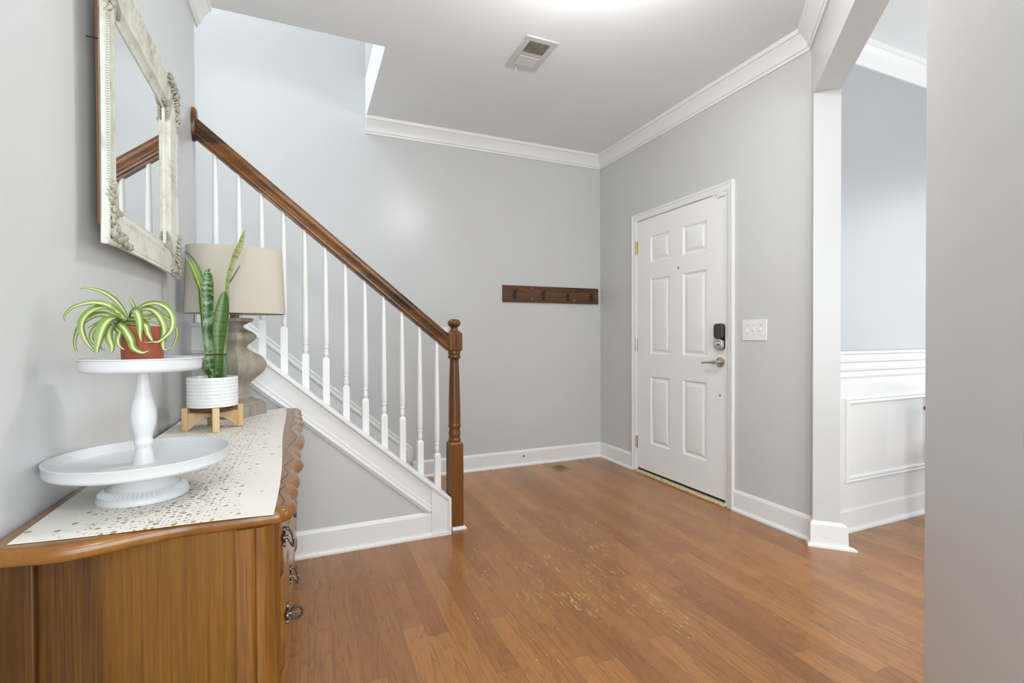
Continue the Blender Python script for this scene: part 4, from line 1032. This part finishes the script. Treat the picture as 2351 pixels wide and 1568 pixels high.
# carved leaf corners: scrolls and acanthus lobes
rnd = random.Random(3)
for cy_, cz_, sy, sz in ((MY0, MZ0, 1, 1), (MY1, MZ0, -1, 1), (MY1, MZ1, -1, -1), (MY0, MZ1, 1, -1)):
    bm = new()
    def pt(a, b, h): return Vector((XB+.0175+h, cy_+sy*a, cz_+sz*b))
    for q in range(2):
        for k in range(11):
            r0 = .016+.0125*k+rnd.uniform(-.003, .003); wd = (.024-.0016*k)*rnd.uniform(.7, 1.2)
            base = (r0, .026-.0015*k) if q == 0 else (.026-.0015*k, r0)
            for s in (-1, 1):
                ln = rnd.uniform(.006, .026); hh = rnd.uniform(.012, .022)
                tip = (base[0]+ln, base[1]+s*wd) if q == 0 else (base[0]+s*wd, base[1]+ln)
                tip = (max(-.008, tip[0]), max(-.008, tip[1]))
                mid_ = ((base[0]+tip[0])/2+rnd.uniform(-.004, .004), (base[1]+tip[1])/2+rnd.uniform(-.004, .004))
                tube(bm, crom([pt(*base, .012), pt(*mid_, hh), pt(*tip, .007)], 4), [.0045, .0052, .0058, .0060, .0058, .0052, .0042, .0032, .0016], 6)
    for sc2, cc in ((1, (.020, .020)), (.8, (.050, .012)), (.8, (.012, .050)), (.9, (.078, .018)), (.9, (.018, .078)), (.6, (.110, .012)), (.6, (.012, .110)), (.8, (.040, .040))):
        pts = [pt(cc[0]+sc2*.013*(1-k/16)*math.cos(k*.75), cc[1]+sc2*.013*(1-k/16)*math.sin(k*.75), .019+.004*k/16) for k in range(15)]
        tube(bm, pts, .0036*sc2, 6)
    ball(bm, pt(.020, .020, .020), .006)
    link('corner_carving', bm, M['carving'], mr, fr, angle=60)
    # inner spray reaching over the lip towards the glass
    bm = new()
    for k in range(6):
        tube(bm, [pt(.070, .074, .008), pt(.088+.010*k, .092+.002*(5-k), .002), pt(.096+.012*k, .104, -.004)], [.004, .005, .0025], 6)
        tube(bm, [pt(.074, .070, .008), pt(.092+.002*(5-k), .088+.010*k, .002), pt(.104, .096+.012*k, -.004)], [.004, .005, .0025], 6)
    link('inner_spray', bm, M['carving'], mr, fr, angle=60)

mr.rotation_euler.z = R(1.2)
# ------------------------------------------------------------ dining chair behind the diagonal wall
ch = thing('dining_chair', (3.50, 1.36, 0), 'black wooden armchair in the dining room, only its arm tip showing beside the right wall', 'chair')
def cpart(name, a, b, bev=.006):
    bm = new(); box(bm, a, b); return link(name, bm, M['chair_black'], ch, bevel=bev, seg=3)
cpart('seat', (3.285, 1.13, .43), (3.74, 1.59, .465), .012)
for xa in (3.30, 3.70):
    for ya in (1.13, 1.555): cpart('leg', (xa, ya, 0), (xa+.035, ya+.035, .43 if xa > 3.5 else .70))
for ya in (1.132, 1.560):
    cpart('back_post', (3.70, ya, .465), (3.732, ya+.030, .95))
    bm = new(); tube(bm, crom([(3.203, ya+.015, .712), (3.215, ya+.015, .713), (3.30, ya+.015, .712), (3.50, ya+.015, .708), (3.71, ya+.015, .712)], 4), [.0125, .0135, .012, .0115]+[.013]*13, 12); ball(bm, (3.206, ya+.015, .712), .0150)
    link('arm', bm, M['chair_black'], ch)
for z in (.62, .76, .90): cpart('back_rail', (3.708, 1.162, z), (3.726, 1.56, z+.05))
